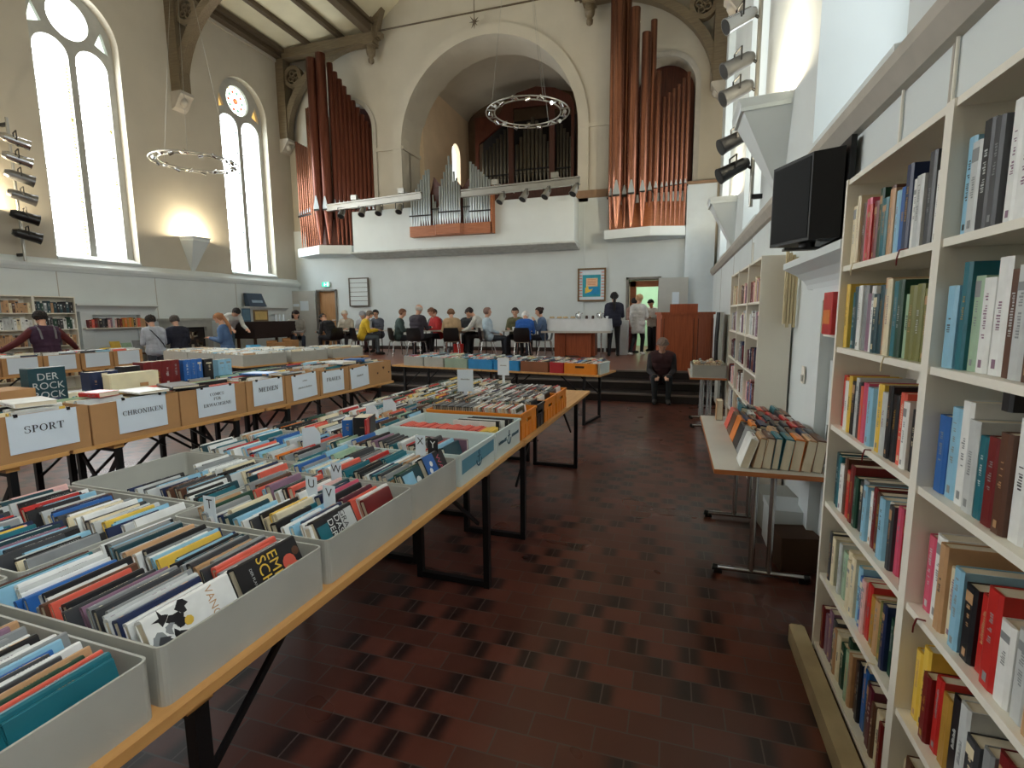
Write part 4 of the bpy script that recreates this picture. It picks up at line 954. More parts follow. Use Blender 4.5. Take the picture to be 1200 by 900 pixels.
def sans_mesh(text, size):
    c = bpy.data.curves.new('letters', 'FONT'); c.body = text; c.size = size; c.align_x = 'CENTER'; c.align_y = 'CENTER'; c.resolution_u = 3
    o = bpy.data.objects.new('letters', c); COL.objects.link(o)
    me = bpy.data.meshes.new_from_object(o.evaluated_get(bpy.context.evaluated_depsgraph_get()))
    vs = [tuple(v.co) for v in me.vertices]; fs = [tuple(p.vertices) for p in me.polygons]
    bpy.data.objects.remove(o); bpy.data.curves.remove(c); bpy.data.meshes.remove(me)
    return vs, fs

# ================================================================ BOOKS
PAL = {'white': (232,234,232), 'cream': (226,214,182), 'black': (26,26,30), 'charcoal': (62,64,68), 'grey': (138,142,144), 'pale grey': (196,200,200), 'navy': (28,42,78), 'blue': (40,98,170), 'light blue': (140,190,216),
       'teal': (26,104,118), 'dark teal': (20,62,72), 'dark green': (30,68,52), 'pale green': (158,186,158), 'red': (190,42,38), 'dark red': (112,26,28), 'coral': (222,98,80), 'orange': (226,128,46), 'yellow': (228,190,76), 'mustard': (178,136,58),
       'brown': (92,60,44), 'tan': (190,150,110), 'pink': (206,84,112), 'pale pink': (226,180,176), 'mauve': (138,106,128), 'burgundy': (88,24,44), 'olive': (120,120,64)}
BM = {k: mat('cover_'+k.replace(' ', '_'), rgb(*v), .38, var=.1, scale=14) for k, v in PAL.items()}
LIGHT = {'white', 'cream', 'pale grey', 'yellow', 'pale pink', 'light blue', 'tan', 'pale green'}
def book_parts(th, h, d, title, seed, detail=True):
    """local frame: x thickness, y depth (spine at 0), z height"""
    rn = random.Random(seed)
    m = MB(); b = min(.0025, th*.2); rd = min(.005, th*.25)
    U = [(0, d), (0, rd), (th*.2, 0), (th*.8, 0), (th, rd), (th, d), (th-b, d), (th-b, rd+.003), (b, rd+.003), (b, d)]
    m.prism(U, 0, h)
    if title:
        e = -.0006; x0, x1 = th*.36, th*.64
        if rn.random() < .3: m.box(th*.2, th*.8, e*.6, 0, h*.78, h*rn.uniform(.84, .95), mat=1)
        z = h*rn.uniform(.35, .5); z1 = h*rn.uniform(.6, .88)
        while z < z1:
            l = rn.uniform(.002, .0045); w = rn.uniform(.5, 1)
            m.box(x0+(1-w)*(x1-x0), x1, e, 0, z, z+l, mat=1); z += l+rn.uniform(.002, .0035)+(rn.random() < .15)*.01
        if rn.random() < .35: m.box(th*.38, th*.65, e, 0, h*.06, h*.06+th*.4, mat=1)
    p = MB().box(b, th-b, rd+.003, d-.004, .003, h-.003)
    return m, p
def title_mat(c, rn): 
    return BM[rn.choice(['grey', 'grey', 'tan', 'grey', 'mauve', 'charcoal'])] if c in LIGHT else BM[rn.choice(['cream', 'tan', 'tan', 'mustard', 'pale grey', 'grey', 'grey'])]
def book(name, c, th, h, d, M4, label, group, title=True, split=True, cat='book'):
    rn = random.Random(label); m, p = book_parts(th, h, d, title, label)
    tm = title_mat(c, rn)
    if split:
        o = m.build(name, [BM[c], tm], recalc=False); p.build('pages', M_pages, o, recalc=False)
    else:
        for f, k in zip(p.f, p.m): pass
        n = len(m.v); m.v += p.v; m.f += [tuple(i+n for i in f) for f in p.f]; m.m += [2]*len(p.f); m.s += [False]*len(p.f)
        o = m.build(name, [BM[c], tm, M_pages], recalc=False)
    o.matrix_world = M4
    return tag(o, label, cat, group)
RZ = lambda a: Matrix.Rotation(a, 4, 'Z')
TR = lambda *a: Matrix.Translation(a)
def an(c): return c
stuff = {}      # the further books, gathered into one object
def add_mass(name, c, th, h, d, M4, seed):
    S_ = stuff.setdefault(name, MB()); pi = list(BM).index(c); m, p = book_parts(th, h, d, True, seed); tcol = 0 if c not in LIGHT else 3
    for q, pg in ((m, False), (p, True)):
        o = len(S_.v); S_.v += [tuple(M4 @ Vector(v)) for v in q.v]
        for f, k in zip(q.f, q.m): S_.f.append(tuple(a+o for a in f)); S_.m.append(len(BM) if pg else (pi if k == 0 else tcol)); S_.s.append(False)
def shelf_run(name, x, y0, y1, z, face, seq, where, group, hmax, rng, thr=(.02, .04), dr=(.13, .18), split=True, endword='far', gap=0., lean=.0, mass=None):
    """upright books from the end y0 towards y1, spines at x facing FACE"""
    s = 1 if y1 > y0 else -1; y = y0; i = 0
    for c in seq:
        th = rng.uniform(*thr)
        if abs(y+s*th-y0) > abs(y1-y0): break
        h = hmax*rng.uniform(.72, .97); d = rng.uniform(*dr); xx = x-face*rng.uniform(0, .018)
        # spine towards FACE: local y -> -face*x ; local x -> along y
        if face < 0: B = Matrix(((0, 1, 0, 0), (-1, 0, 0, 0), (0, 0, 1, 0), (0, 0, 0, 1)))   # x->-y, y->+x
        else: B = Matrix(((0, -1, 0, 0), (1, 0, 0, 0), (0, 0, 1, 0), (0, 0, 0, 1)))           # x->+y, y->-x
        yy = (y if face > 0 else y+th) if s > 0 else (y-th if face > 0 else y)
        tilt = Matrix.Rotation(rng.uniform(-1, 1)*lean, 4, 'X')
        if mass: add_mass(mass, c, th, h, d, TR(xx, yy, z+.001) @ B, i); y += s*(th+.0008+(gap if rng.random() < .1 else 0)); i += 1; continue
        book(name, c, th, h, d, TR(xx, yy, z+.001) @ tilt @ B, '%s book, %s from the %s end, %s' % (c, ORD[i], endword, where), group, True, split)
        y += s*(th+.0008+(gap if rng.random() < .1 else 0)); i += 1
    return y
rng = random.Random(21)
def cyc(seq, n):
    out = list(seq)
    while len(out) < n: out.append(rng.choice(seq))
    return out
SHN = ['top', 'second', 'third', 'fourth', 'fifth', 'lowest']
A1 = [['cream', 'cream', 'brown', 'pink', 'red', 'dark red', 'dark green', 'teal', 'brown', 'tan', 'light blue', 'blue', 'navy', 'white', 'pale grey', 'charcoal', 'white', 'cream'],
      ['yellow', 'teal', 'dark teal', 'white', 'white', 'grey', 'mauve', 'white', 'dark teal', 'dark teal', 'tan', 'cream', 'teal', 'dark green', 'pale green', 'olive'],
      ['red', 'orange', 'white', 'yellow', 'black', 'pale grey', 'charcoal', 'coral', 'pink', 'light blue', 'white', 'yellow', 'pale grey', 'black', 'black', 'coral', 'white', 'black', 'red', 'cream'],
      ['dark teal', 'teal', 'white', 'brown', 'red', 'dark red', 'dark green', 'charcoal', 'grey', 'light blue', 'white', 'dark red', 'brown', 'light blue', 'white', 'charcoal', 'pink', 'red', 'dark red', 'blue'],
      ['black', 'charcoal', 'cream', 'teal', 'pale grey', 'pale green', 'cream', 'cream', 'cream', 'light blue', 'blue', 'pale pink', 'red', 'mustard', 'tan', 'olive', 'navy', 'dark green', 'black', 'blue'],
      ['dark red', 'mauve', 'mauve', 'charcoal', 'tan', 'cream', 'dark green', 'dark green', 'pale green', 'tan', 'brown', 'black', 'blue', 'charcoal', 'burgundy', 'brown', 'cream', 'dark red', 'tan', 'black']]
A2 = [['light blue', 'pale grey', 'black', 'charcoal', 'white', 'white', 'pale grey', 'white', 'white', 'brown', 'white', 'cream', 'pale grey', 'white', 'black', 'cream', 'white'],
      ['light blue', 'teal', 'pale green', 'white', 'white', 'brown', 'pale grey', 'brown', 'blue', 'blue', 'white', 'yellow', 'navy', 'black', 'grey', 'white', 'charcoal'],
      ['blue', 'light blue', 'white', 'pale grey', 'teal', 'dark red', 'brown', 'white', 'white', 'pale grey', 'white', 'tan', 'black', 'cream', 'red'],
      ['pink', 'white', 'tan', 'cream', 'light blue', 'black', 'red', 'red', 'white', 'pale grey', 'tan', 'pale pink', 'cream', 'brown', 'white'],
      ['yellow', 'yellow', 'dark red', 'red', 'mustard', 'black', 'pale grey', 'charcoal', 'grey', 'dark red', 'tan', 'white'],
      ['cream', 'brown', 'tan', 'dark red', 'pale grey', 'navy', 'white', 'black', 'olive', 'tan', 'brown', 'red']]
ENDS1 = [.84, .84, .85, .85, .85, .85]
for k in range(6):
    z = SH[k+1]; thick = (.03, .052) if k in (0, 1) else (.028, .05)
    hm = .285 if k < 2 else (.27, .26, .26, .25)[k-2]
    shelf_run('shelf_book', .7, 2.555, 2.555-ENDS1[k], z, -1, cyc(A1[k], 24), '%s shelf of the tall bookcase, far bay' % SHN[k], 'books in the tall bookcase beside the viewer', hm, rng, thick, (.14, .2))
    shelf_run('shelf_book', .7, 1.69, .86, z, -1, cyc(A2[k], 24), '%s shelf of the tall bookcase, next bay' % SHN[k], 'books in the tall bookcase beside the viewer', hm*(1.04 if k == 2 else 1), rng, (.034, .056), (.14, .2))
    if k > 1: shelf_run('shelf_book', .7, .82, .45, z, -1, cyc(A2[(k+2) % 6], 10), '%s shelf of the tall bookcase, nearest bay' % SHN[k], 'books in the tall bookcase beside the viewer', hm, rng, (.034, .056), (.14, .2))
# a black book lying across the others on the third shelf
book('shelf_book', 'black', .04, .22, .15, TR(.72, 1.44, SH[3]+.272) @ Matrix.Rotation(PI/2, 4, 'X') @ Matrix(((0,1,0,0),(0,0,1,0),(1,0,0,0),(0,0,0,1))) , 'thick black book lying flat on the white books, third shelf, tall bookcase', 'books in the tall bookcase beside the viewer')
# thin ribbons hanging over shelf edges
for i, (y, k) in enumerate(((1.95, 1), (2.0, 2), (2.1, 3), (1.9, 5), (1.6, 4), (2.4, 1))):
    o = MB().tube([(0, 0, 0), (-.018, .01, -.002), (-.022, .015, -.03), (-.02, .02, -.05)], .0025, 5).build('ribbon', BM['dark red'] if i % 2 == 0 else BM['cream']); o.location = (.694, y, SH[k]+.003)
    tag(o, ('dark red' if i % 2 == 0 else 'cream')+' bookmark ribbon hanging over the %s shelf edge of the tall bookcase' % SHN[k-1], 'ribbon', 'bookmark ribbons')
# second bookcase
P2 = [['brown', 'tan', 'mauve', 'brown', 'cream', 'pale pink', 'dark red', 'tan'], ['mauve', 'brown', 'white', 'pale pink', 'pale grey', 'cream'], ['navy', 'brown', 'black', 'dark red', 'white', 'grey', 'burgundy', 'dark teal'], ['brown', 'white', 'pale pink', 'charcoal', 'dark red', 'blue', 'white'], ['white', 'grey', 'light blue', 'teal', 'tan', 'navy']]
bayn = ['near', 'middle', 'far']
for k in range(6):
    for b in range(3):
        y0 = 5.12+.85*(2-b)+.82
        shelf_run('shelf_book', .75, y0+0, y0-.79, SH2[k+1], -1, [rng.choice(P2[min(k, 4)]) for _ in range(22)], '%s shelf, %s bay of the further bookcase' % (SHN[k], bayn[2-b] if False else ['far', 'middle', 'near'][b]), 'books in the further white bookcase', .26, rng, (.034, .06), (.14, .2), split=False, gap=.03, mass='shelf_books')
# red box and cream books on the niche shelf
o = thing('red_box', 'red box with an orange label on the inner shelf of the near mantelpiece', 'box', (.93, 3.42, 1.521)); MB().box(-.09, .07, -.12, .05, 0, .24, bev=.004).build('box_body', BM['red'], o); MB().box(-.092, -.09, -.1, .03, .06, .14).build('label', BM['orange'], o)
shelf_run('shelf_book', .87, 3.66, 3.5, 1.52, -1, ['cream', 'tan', 'cream', 'olive'], 'beside the red box in the mantelpiece', 'books beside the red box', .25, rng)
# far left bookcase and far mantel shelf
PL = [['black', 'charcoal', 'dark teal', 'dark green', 'grey', 'cream', 'tan'], ['black', 'charcoal', 'dark green', 'white'], ['tan', 'cream', 'brown', 'cream', 'charcoal'], ['cream', 'tan', 'brown', 'dark red'], ['tan', 'cream', 'brown']]
for k in range(5):
    for b in range(3):
        y1 = 8.2-.804*b
        pal = PL[k] if b == 0 else ['tan', 'cream', 'tan', 'brown', 'cream', 'grey'] if k != 1 else ['white', 'pale grey', 'cream']
        shelf_run('shelf_book', -12.94, y1-.02, y1-.77, SHL[k+1], 1, [rng.choice(pal) for _ in range(14)], '%s shelf, %s bay, case behind maroon jacket' % (SHN[k], ORD[b]), 'books in the bookcase behind the person in maroon', .27, rng, (.045, .08), (.15, .2), split=False, endword='far', mass='shelf_books_far')
shelf_run('mantel_book', -12.98, 8.5, 9.95, 1.42, 1, ['dark red', 'coral', 'dark red', 'brown', 'black', 'charcoal', 'black', 'pale pink', 'mauve', 'pale grey', 'pale pink', 'brown', 'dark red', 'mustard', 'orange', 'mustard', 'orange', 'mustard', 'black', 'tan', 'coral', 'tan', 'tan', 'brown', 'tan'], 'in the far mantelpiece', 'books in the far mantelpiece', .25, rng, (.045, .07), (.12, .16), split=False, endword='near')
for i in range(5):
    o = thing('pamphlet', '%s leaflet propped on the low dark table, %s from the near end' % (('yellow', 'pale green', 'grey', 'white', 'brown')[i], ORD[i]), 'leaflet', (-12.8, 8.95+.27*i, .79), 0, 'leaflets on the low dark table')
    MB().add([(0, -.12, 0), (0, .12, 0), (-.08, .12, .3-.05*(i % 2)), (-.08, -.12, .3-.05*(i % 2)), (-.01, -.12, 0), (-.01, .12, 0), (-.09, .12, .3-.05*(i % 2)), (-.09, -.12, .3-.05*(i % 2))], [(0,1,2,3),(7,6,5,4),(0,3,7,4),(1,5,6,2),(2,6,7,3),(0,4,5,1)]).build('leaflet', BM[('yellow', 'pale green', 'grey', 'white', 'brown')[i]], o)

SPINEUP = Matrix(((1, 0, 0, 0), (0, 0, 1, 0), (0, -1, 0, 0), (0, 0, 0, 1)))   # thickness x, height y, spine up
# ---------------------------------------------------------------- books on the grey folding table: rows of fat books, spine up, tail ends to the viewer
fat = ['black', 'charcoal', 'brown', 'dark red', 'coral', 'tan', 'grey', 'pale grey', 'navy', 'teal', 'dark teal', 'brown', 'charcoal', 'black', 'red', 'orange']
rown = ['front', 'second', 'third', 'fourth', 'fifth', 'back']
for r in range(6):
    y = 3.2+r*.21; x = .42 if r else .4; i = 0
    while x < .8:
        th = rng.uniform(.032, .055); h = rng.uniform(.17, .2); d = rng.uniform(.11, .13)
        c = rng.choice(fat) if (r or i) else 'white'
        # spine up, tail end to the viewer, leaning towards the wall
        ln = rng.uniform(.05, .22) if i else .3
        if i in (1,) and r < 2: ln = .2
        hh = min(h, .195); d = rng.uniform(.15, .185) if r else .19
        book('table_book', c, th, hh, d, TR(x+d*math.sin(ln)*(1 if True else 0), y+.003*rng.random(), .744+d*math.cos(ln)+.001) @ Matrix.Rotation(ln, 4, 'Y') @ SPINEUP, '%s book, spine up, %s from aisle, %s row, grey table' % (c, ORD[i], rown[r]), 'books on the grey folding table')
        x += th*1.03+.003+(.02 if i == 0 else 0); i += 1
book('table_book', 'tan', .05, .17, .12, TR(.42, 4.72, .744) @ Matrix(((-1,0,0,0),(0,-1,0,0),(0,0,1,0),(0,0,0,1))), 'tan book standing alone at the far aisle corner of the grey table', 'books on the grey folding table')

# ================================================================ CRATES ON THE TABLES
def crate(name, F, x0, x1, y0, y1, z0, h, m, label, cat, group, wall=.006, rnd=.02, handles=None, notch=0.):
    """open box; F maps the table frame to the hall"""
    cx, cy = (x0+x1)/2, (y0+y1)/2
    t = thing(name, label, cat, F(cx, cy, z0), F.rz, group)
    a, b = (x1-x0)/2, (y1-y0)/2
    def rr(a, b, r, n=4):
        p = []
        for qx, qy, s in ((a-r, b-r, 0), (-a+r, b-r, PI/2), (-a+r, -b+r, PI), (a-r, -b+r, 1.5*PI)):
            for i in range(n+1): t_ = s+PI/2*i/n; p.append((qx+r*math.cos(t_), qy+r*math.sin(t_)))
        return p
    w = MB().fill([rr(a, b, rnd), rr(a-wall, b-wall, max(rnd-wall, .003))[::-1]], 0, h, lambda u, v, q: (u, v, q))
    w.build('wall', m, t)
    MB().fill([rr(a-wall, b-wall, max(rnd-wall, .003))], 0, .006, lambda u, v, q: (u, v, q)).build('base', m, t)
    return t
class Frame:
    def __init__(s, fn, rz): s.fn = fn; s.rz = rz
    def __call__(s, *a): return s.fn(*a)
    def mat(s, x, y, z): return Matrix.Translation(s.fn(x, y, z)) @ RZ(s.rz)
FT, FL, FC = Frame(tp_, RT), Frame(lp_, RL), Frame(cp_, RC)
MIX = ['white']*11+['pale grey']*8+['grey']*5+['black']*8+['charcoal']*5+['navy']*3+['light blue']*4+['teal']*2+['dark teal']*2+['blue']*1+['cream']*3+['tan']+['red']+['coral']*1+['dark red']+['mauve']+['yellow']+['pale green']*2+['brown']*1+['pale pink']
MIX2 = ['white']*6+['pale grey']*5+['grey']*4+['light blue']*4+['blue']*3+['teal']*4+['dark teal']*3+['black']*6+['charcoal']*4+['cream']*3+['tan']*1+['orange']+['coral']*1+['red']*2+['brown']*2+['dark green']*2+['pale green']*2+['navy']*3+['mauve']
def fill_crate(F, x0, x1, y0, y1, ztop, rows, pal, crate_name, group, individual, name='paperback_book', thr=(.014, .032), hr=(.17, .205), d=.12, lean=-.32, split=True, skip=0, jit=.012, first=None, word='book'):
    rl = (y1-y0-.02)/rows; n = 0
    for r in range(rows):
        ya = y0+.01+r*rl; x = x1-.012-skip-d*math.sin(-lean); i = 0
        rn_ = '' if rows == 1 else ('front row, ', 'back row, ')[r] if rows == 2 else ORD[r]+' row, '
        while x > x0+.03:
            th = rng.uniform(*thr); h = min(rng.uniform(*hr), rl-.004); c = rng.choice(pal)
            if first and r < len(first) and i < len(first[r]): c = first[r][i]
            ln = lean+rng.uniform(-.04, .04); zt = ztop+rng.uniform(-jit, jit)
            y = ya+rng.uniform(0, max(0, rl-h-.003))
            if x-th/math.cos(ln)-.002 < x0+.01: break
            M4 = F.mat(x-th, y, zt) @ Matrix.Rotation(ln, 4, 'Y') @ SPINEUP
            if individual:
                book(name, c, th, h, d, M4, '%s %s, %s from aisle, %s%s' % (c, word, ORD[i], rn_, crate_name), group, True, split)
            else:
                add_mass(name, c, th, h, d, M4, n*7+i)
            x -= th/math.cos(ln)+.0012; i += 1; n += 1
ZT = .77
CA = [(.2, .745), (.765, 1.31), (1.33, 1.88), (1.89, 2.325)]
cn = ['nearest grey crate', 'second grey crate along the aisle', 'third grey crate along the aisle', 'fourth grey crate along the aisle']
cl = ['grey cardboard crate of books nearest the viewer on the aisle side', 'grey cardboard crate holding the black and yellow cover, on the aisle edge', 'grey cardboard crate with the black cover lettered white, on the aisle edge', 'grey cardboard crate with the blue-black cover, next to the pale blue plastic crate']
_c0 = ['teal', 'teal', 'burgundy', 'coral', 'dark green', 'tan', 'brown', 'charcoal', 'white', 'charcoal', 'blue', 'light blue', 'grey', 'white', 'pale grey', 'black', 'white']
FIRST = [(_c0, _c0),
 (['white', 'navy', 'grey', 'white', 'navy', 'pale grey', 'charcoal', 'pale grey', 'grey', 'grey', 'charcoal', 'grey', 'mauve', 'mauve', 'charcoal', 'light blue', 'black', 'pale grey', 'coral', 'brown', 'grey', 'white', 'black', 'pale grey'],
  ['pale grey', 'white', 'black', 'grey', 'coral', 'coral', 'black', 'charcoal', 'grey', 'tan', 'charcoal', 'grey', 'dark teal', 'black', 'light blue', 'navy', 'yellow', 'white', 'light blue', 'navy', 'white', 'grey', 'black']),
 (['white', 'brown', 'white', 'navy', 'light blue', 'white', 'light blue', 'black', 'teal', 'cream', 'yellow', 'cream', 'black', 'charcoal', 'white', 'white', 'light blue'],
  ['dark red', 'white', 'coral', 'burgundy', 'brown', 'black', 'grey', 'pink', 'navy', 'dark teal', 'white', 'pale pink', 'white', 'black', 'charcoal', 'coral', 'black', 'white']),
 None]
for i, (a, b) in enumerate(CA):
    crate('book_crate', FT, -.72, -.028, a, b, ZT, .14+.006*i, M_grey, cl[i], 'crate', 'grey book crates on the aisle tables')
    fill_crate(FT, -.72, -.028, a, b, ZT+.155+.006*i, 2, MIX if i < 2 else MIX2, cn[i], 'paperbacks in the grey crates on the aisle', True, skip=(.01, .038, .038, .038)[i], thr=(.008, .022) if i < 2 else (.012, .028),
               first=FIRST[i], hr=(.19, .24) if i < 2 else (.175, .2), jit=.006+.003*i)
CB = [(.28, .86), (.88, 1.45), (1.47, 2.03), (2.05, 2.6), (2.62, 3.16), (3.18, 3.72), (3.74, 4.28), (4.3, 4.84), (4.86, 5.4)]
cb = ['nearest inner crate', 'second inner crate', 'third inner crate', 'fourth inner crate']
for i, (a, b) in enumerate(CB):
    x1 = -.74 if i < 4 else -.80; x0 = -1.53
    crate('book_crate', FT, x0, x1, a, b, ZT, .15, M_grey, 'grey cardboard crate in the inner row, %s from the viewer' % ORD[i], 'crate', 'grey book crates in the inner row')
    if i < 3: fill_crate(FT, x0+(.3 if i == 2 else 0), x1, a, b, ZT+.155, 2, MIX, '', '', False, name='paperback_books', thr=(.008, .024), jit=.008)
    elif i < 6: fill_crate(FT, x0, x1, a, b, ZT+.16, 2, MIX2, '', '', False, name='paperback_books')
    else: fill_crate(FT, x0, x1, a, b, ZT+.16, 2, ['black', 'charcoal', 'grey', 'white', 'red', 'dark green', 'pale grey', 'cream', 'yellow'], '', '', False, name='disc_cases', thr=(.014, .016), hr=(.185, .19), d=.13)
# covers facing the aisle
def cover_book(F, x, y, zt, c, h, d, label, art, lean=-.2, th=.028):
    o = thing('cover_book', label, 'book', (0, 0, 0), 0, 'books with covers facing the aisle')
    x -= .028; lean = -.42; zt += .008
    o.matrix_world = F.mat(x-th, y, zt) @ Matrix.Rotation(lean, 4, 'Y') @ SPINEUP
    m, p = book_parts(th, h, d, True, label)
    m.build('cover', [BM[c], BM['white']], o, recalc=False); p.build('pages', M_pages, o, recalc=False)
    # art frame: u along the book height (0..h), v from fore-edge (0) to spine (d)
    a = MB(); f = lambda u, v, q: (th+.0003+q, d-v, u)
    art(a, f, h, d)
    a.build('cover_art', list(BM.values()), o)
    return o
BI = {k: i for i, k in enumerate(BM)}
def sans(a, f, text, size, u, v, mt, rot=True):
    vs, fs = sans_mesh(text, size)
    # reading direction runs from spine to fore-edge, letter tops towards the head of the book
    a.add([f(u+y, v-x, .0006) for x, y, z in vs], fs, mat=mt)
def art_emil(a, f, h, d):
    sans(a, f, 'EMIL', .05, h*.56, d*.62, BI['yellow']); sans(a, f, 'SCHI', .05, h*.38, d*.6, BI['yellow']); sans(a, f, 'DER PLANET', .012, h*.2, d*.6, BI['pale grey'])
    a.fill([circ(h*.78, d*.55, .025, 12)], 0, .0005, f, mat=BI['coral']); a.fill([circ(h*.83, d*.4, .022, 10)], 0, .0007, f, mat=BI['coral']); a.fill([circ(h*.74, d*.42, .014, 8)], 0, .0009, f, mat=BI['tan']); a.fill([circ(h*.93, d*.7, .014, 8)], 0, .0005, f, mat=BI['brown'])
def art_vango(a, f, h, d):
    sans(a, f, 'VANGO', .03, h*.72, d*.6, BI['tan'])
    r = random.Random(5)
    for k in range(12): u, v = r.uniform(.06, .42)*h, r.uniform(.25, .92)*d; a.fill([[(u+.022*r.random()*math.cos(k_*.63)+.004*math.cos(k_*.63), v+.02*r.random()*math.sin(k_*.63)+.004*math.sin(k_*.63)) for k_ in range(10)]], 0, .0004+.0001*k, f, mat=BI[('black', 'grey', 'charcoal', 'black')[k % 4]])
    a.fill([circ(h*.42, d*.62, .012, 8)], 0, .0015, f, mat=BI['yellow']); a.fill([circ(h*.36, d*.4, .014, 8)], 0, .0016, f, mat=BI['mustard'])
def art_der(a, f, h, d):
    a.fill([[(h*.62, d*.1), (h*.97, d*.1), (h*.97, d*.9), (h*.62, d*.9)]], 0, .0003, f, mat=BI['pale grey']); a.fill([[(h*.03, d*.2), (h*.3, d*.2), (h*.3, d*.8), (h*.03, d*.8)]], 0, .0003, f, mat=BI['teal'])
    sans(a, f, 'DER', .036, h*.36, d*.62, BI['white']); sans(a, f, 'DAS', .036, h*.53, d*.64, BI['white']); sans(a, f, 'GRAU', .034, h*.7, d*.6, BI['black'])
def art_wal(a, f, h, d):
    a.fill([[(h*.02, 0), (h*.55, 0), (h*.5, d), (h*.02, d)]], 0, .0003, f, mat=BI['blue'])
    for k in range(3): a.fill([circ(h*(.12+.09*k), d*(.3+.2*k), .014, 8)], 0, .0005+.0001*k, f, mat=BI['white'])
    sans(a, f, 'WAL', .044, h*.68, d*.55, BI['pink'])
def art_pale(a, f, h, d):
    a.fill([[(h*.05, d*.1), (h*.6, d*.1), (h*.6, d*.9), (h*.05, d*.9)]], 0, .0003, f, mat=BI['light blue']); a.fill([circ(h*.75, d*.5, .02, 10)], 0, .0004, f, mat=BI['white'])
cover_book(FT, -.078, 1.04, ZT+.17, 'black', .23, .15, 'black cover with yellow letters and a red splash facing the aisle', art_emil)
cover_book(FT, -.078, .785, ZT+.168, 'white', .235, .15, 'white cover with black ink blots facing the aisle beside the black and yellow one', art_vango)
cover_book(FT, -.078, 1.36, ZT+.178, 'black', .2, .14, 'black and teal cover with white stacked words facing the aisle', art_der)
cover_book(FT, -.065, 2.08, ZT+.2, 'black', .2, .15, 'black and blue cover with pink letters leaning at the crate edge', art_wal, -.1)
cover_book(FT, -.072, 1.905, ZT+.175, 'dark teal', .16, .13, 'dark teal cover with pale blue picture beside the blue and black cover', art_pale, -.15)
# pale plastic crates with blue band and anchor mark
M_crw = mat('crate_pale', rgb(206,220,218), .45, var=.03); M_crb = mat('crate_blue_print', rgb(92,146,166), .45, var=.05); M_crd = mat('crate_dark_print', rgb(40,84,104), .5)
def plastic_crate(y0, y1, label, band, txt):
    t = crate('plastic_crate', FT, -.76, -.02, y0, y1, ZT, .165, M_crw, label, 'crate', 'pale plastic crates', .008, .012)
    a, b = .37, (y1-y0)/2; f = lambda u, v, q: (a+.0005+q, u, v)
    m = MB()
    if band: m.fill([[(-b+.02, .06), (b-.02, .075), (b-.02, .145), (-b+.02, .135)]], 0, .001, f, mat=0)
    r = (.0, .075)                                      # anchor: ring, shank, stock, arms
    m.fill([circ(0, .125, .012, 12), circ(0, .125, .007, 12)[::-1]], .001, .002, f, mat=1)
    m.fill([[(-.004, .05), (.004, .05), (.004, .115), (-.004, .115)]], .001, .002, f, mat=1); m.fill([[(-.022, .1), (.022, .1), (.022, .107), (-.022, .107)]], .001, .002, f, mat=1)
    n = 10; A = [(.04*math.cos(PI+PI*i/n), .085+.04*math.sin(PI+PI*i/n)) for i in range(n+1)]; B = [(.03*math.cos(PI+PI*i/n), .085+.032*math.sin(PI+PI*i/n)) for i in range(n+1)]
    m.fill([A+B[::-1]], .001, .002, f, mat=1)
    if txt:
        rr_ = random.Random(2)
        for q in (-1, 1):
            for k in range(8): u = q*(.06+.018*k); m.fill([[(u-.006, .08), (u+.006, .08), (u+.006, .08+rr_.uniform(.012, .024)), (u-.006, .1)]], .001, .002, f, mat=1)
    m.build('print', [M_crb, M_crd], t)
    MB().box(-a-.006, a+.006, -b-.004, -b+.006, .155, .17).box(-a-.006, a+.006, b-.006, b+.004, .155, .17).box(a-.006, a+.006, -b, b, .155, .17).box(-a-.006, -a+.006, -b, b, .155, .17).build('rim', M_crw, t)
    return t
plastic_crate(2.345, 2.84, 'pale blue plastic crate with a blue band and anchor, next to grey crates', True, False)
plastic_crate(2.86, 3.335, 'pale plastic crate with anchor print and red paperbacks, next to the orange crate', False, True)
fill_crate(FT, -.76, -.03, 2.35, 2.6, ZT+.185, 1, MIX2, 'pale blue plastic crate', 'books in the pale blue plastic crate', True, thr=(.02, .04), hr=(.18, .2), skip=.06)
book('paperback_book', 'mauve', .02, .3, .16, FT.mat(-.4, 2.62, ZT+.02) @ Matrix.Rotation(.08, 4, 'X') @ Matrix(((0,0,1,0),(1,0,0,0),(0,1,0,0),(0,0,0,1))), 'large mauve book standing across the pale blue plastic crate', 'books in the pale blue plastic crate')
# red row: narrow strip of thin red books
i = 0; x = -.08
while x > -.72:
    th = .0125
    book('paperback_book', ('coral', 'red')[i % 5 == 2] if x < -.16 else 'yellow', th, .13, .12, FT.mat(x-th, 2.93, ZT+.16+.004*math.sin(i)) @ SPINEUP, '%s thin book, %s from the aisle, row in the anchor-print crate' % (('coral', 'red')[i % 5 == 2] if x < -.16 else 'yellow', ORD[i]), 'thin red books in the anchor-print crate', False); x -= th+.001; i += 1
for k in range(5):
    book('paperback_book', ('white', 'black', 'white', 'black', 'charcoal')[k], .02, .3, .15, FT.mat(-.42+.02*k, 3.1+.033*k, ZT+.03) @ Matrix(((0,0,1,0),(1,0,0,0),(0,1,0,0),(0,0,0,1))), '%s tall book laid across the anchor-print crate, %s row back' % (('white', 'black', 'white', 'black', 'charcoal')[k], ORD[k]), 'tall books in the anchor-print crate')
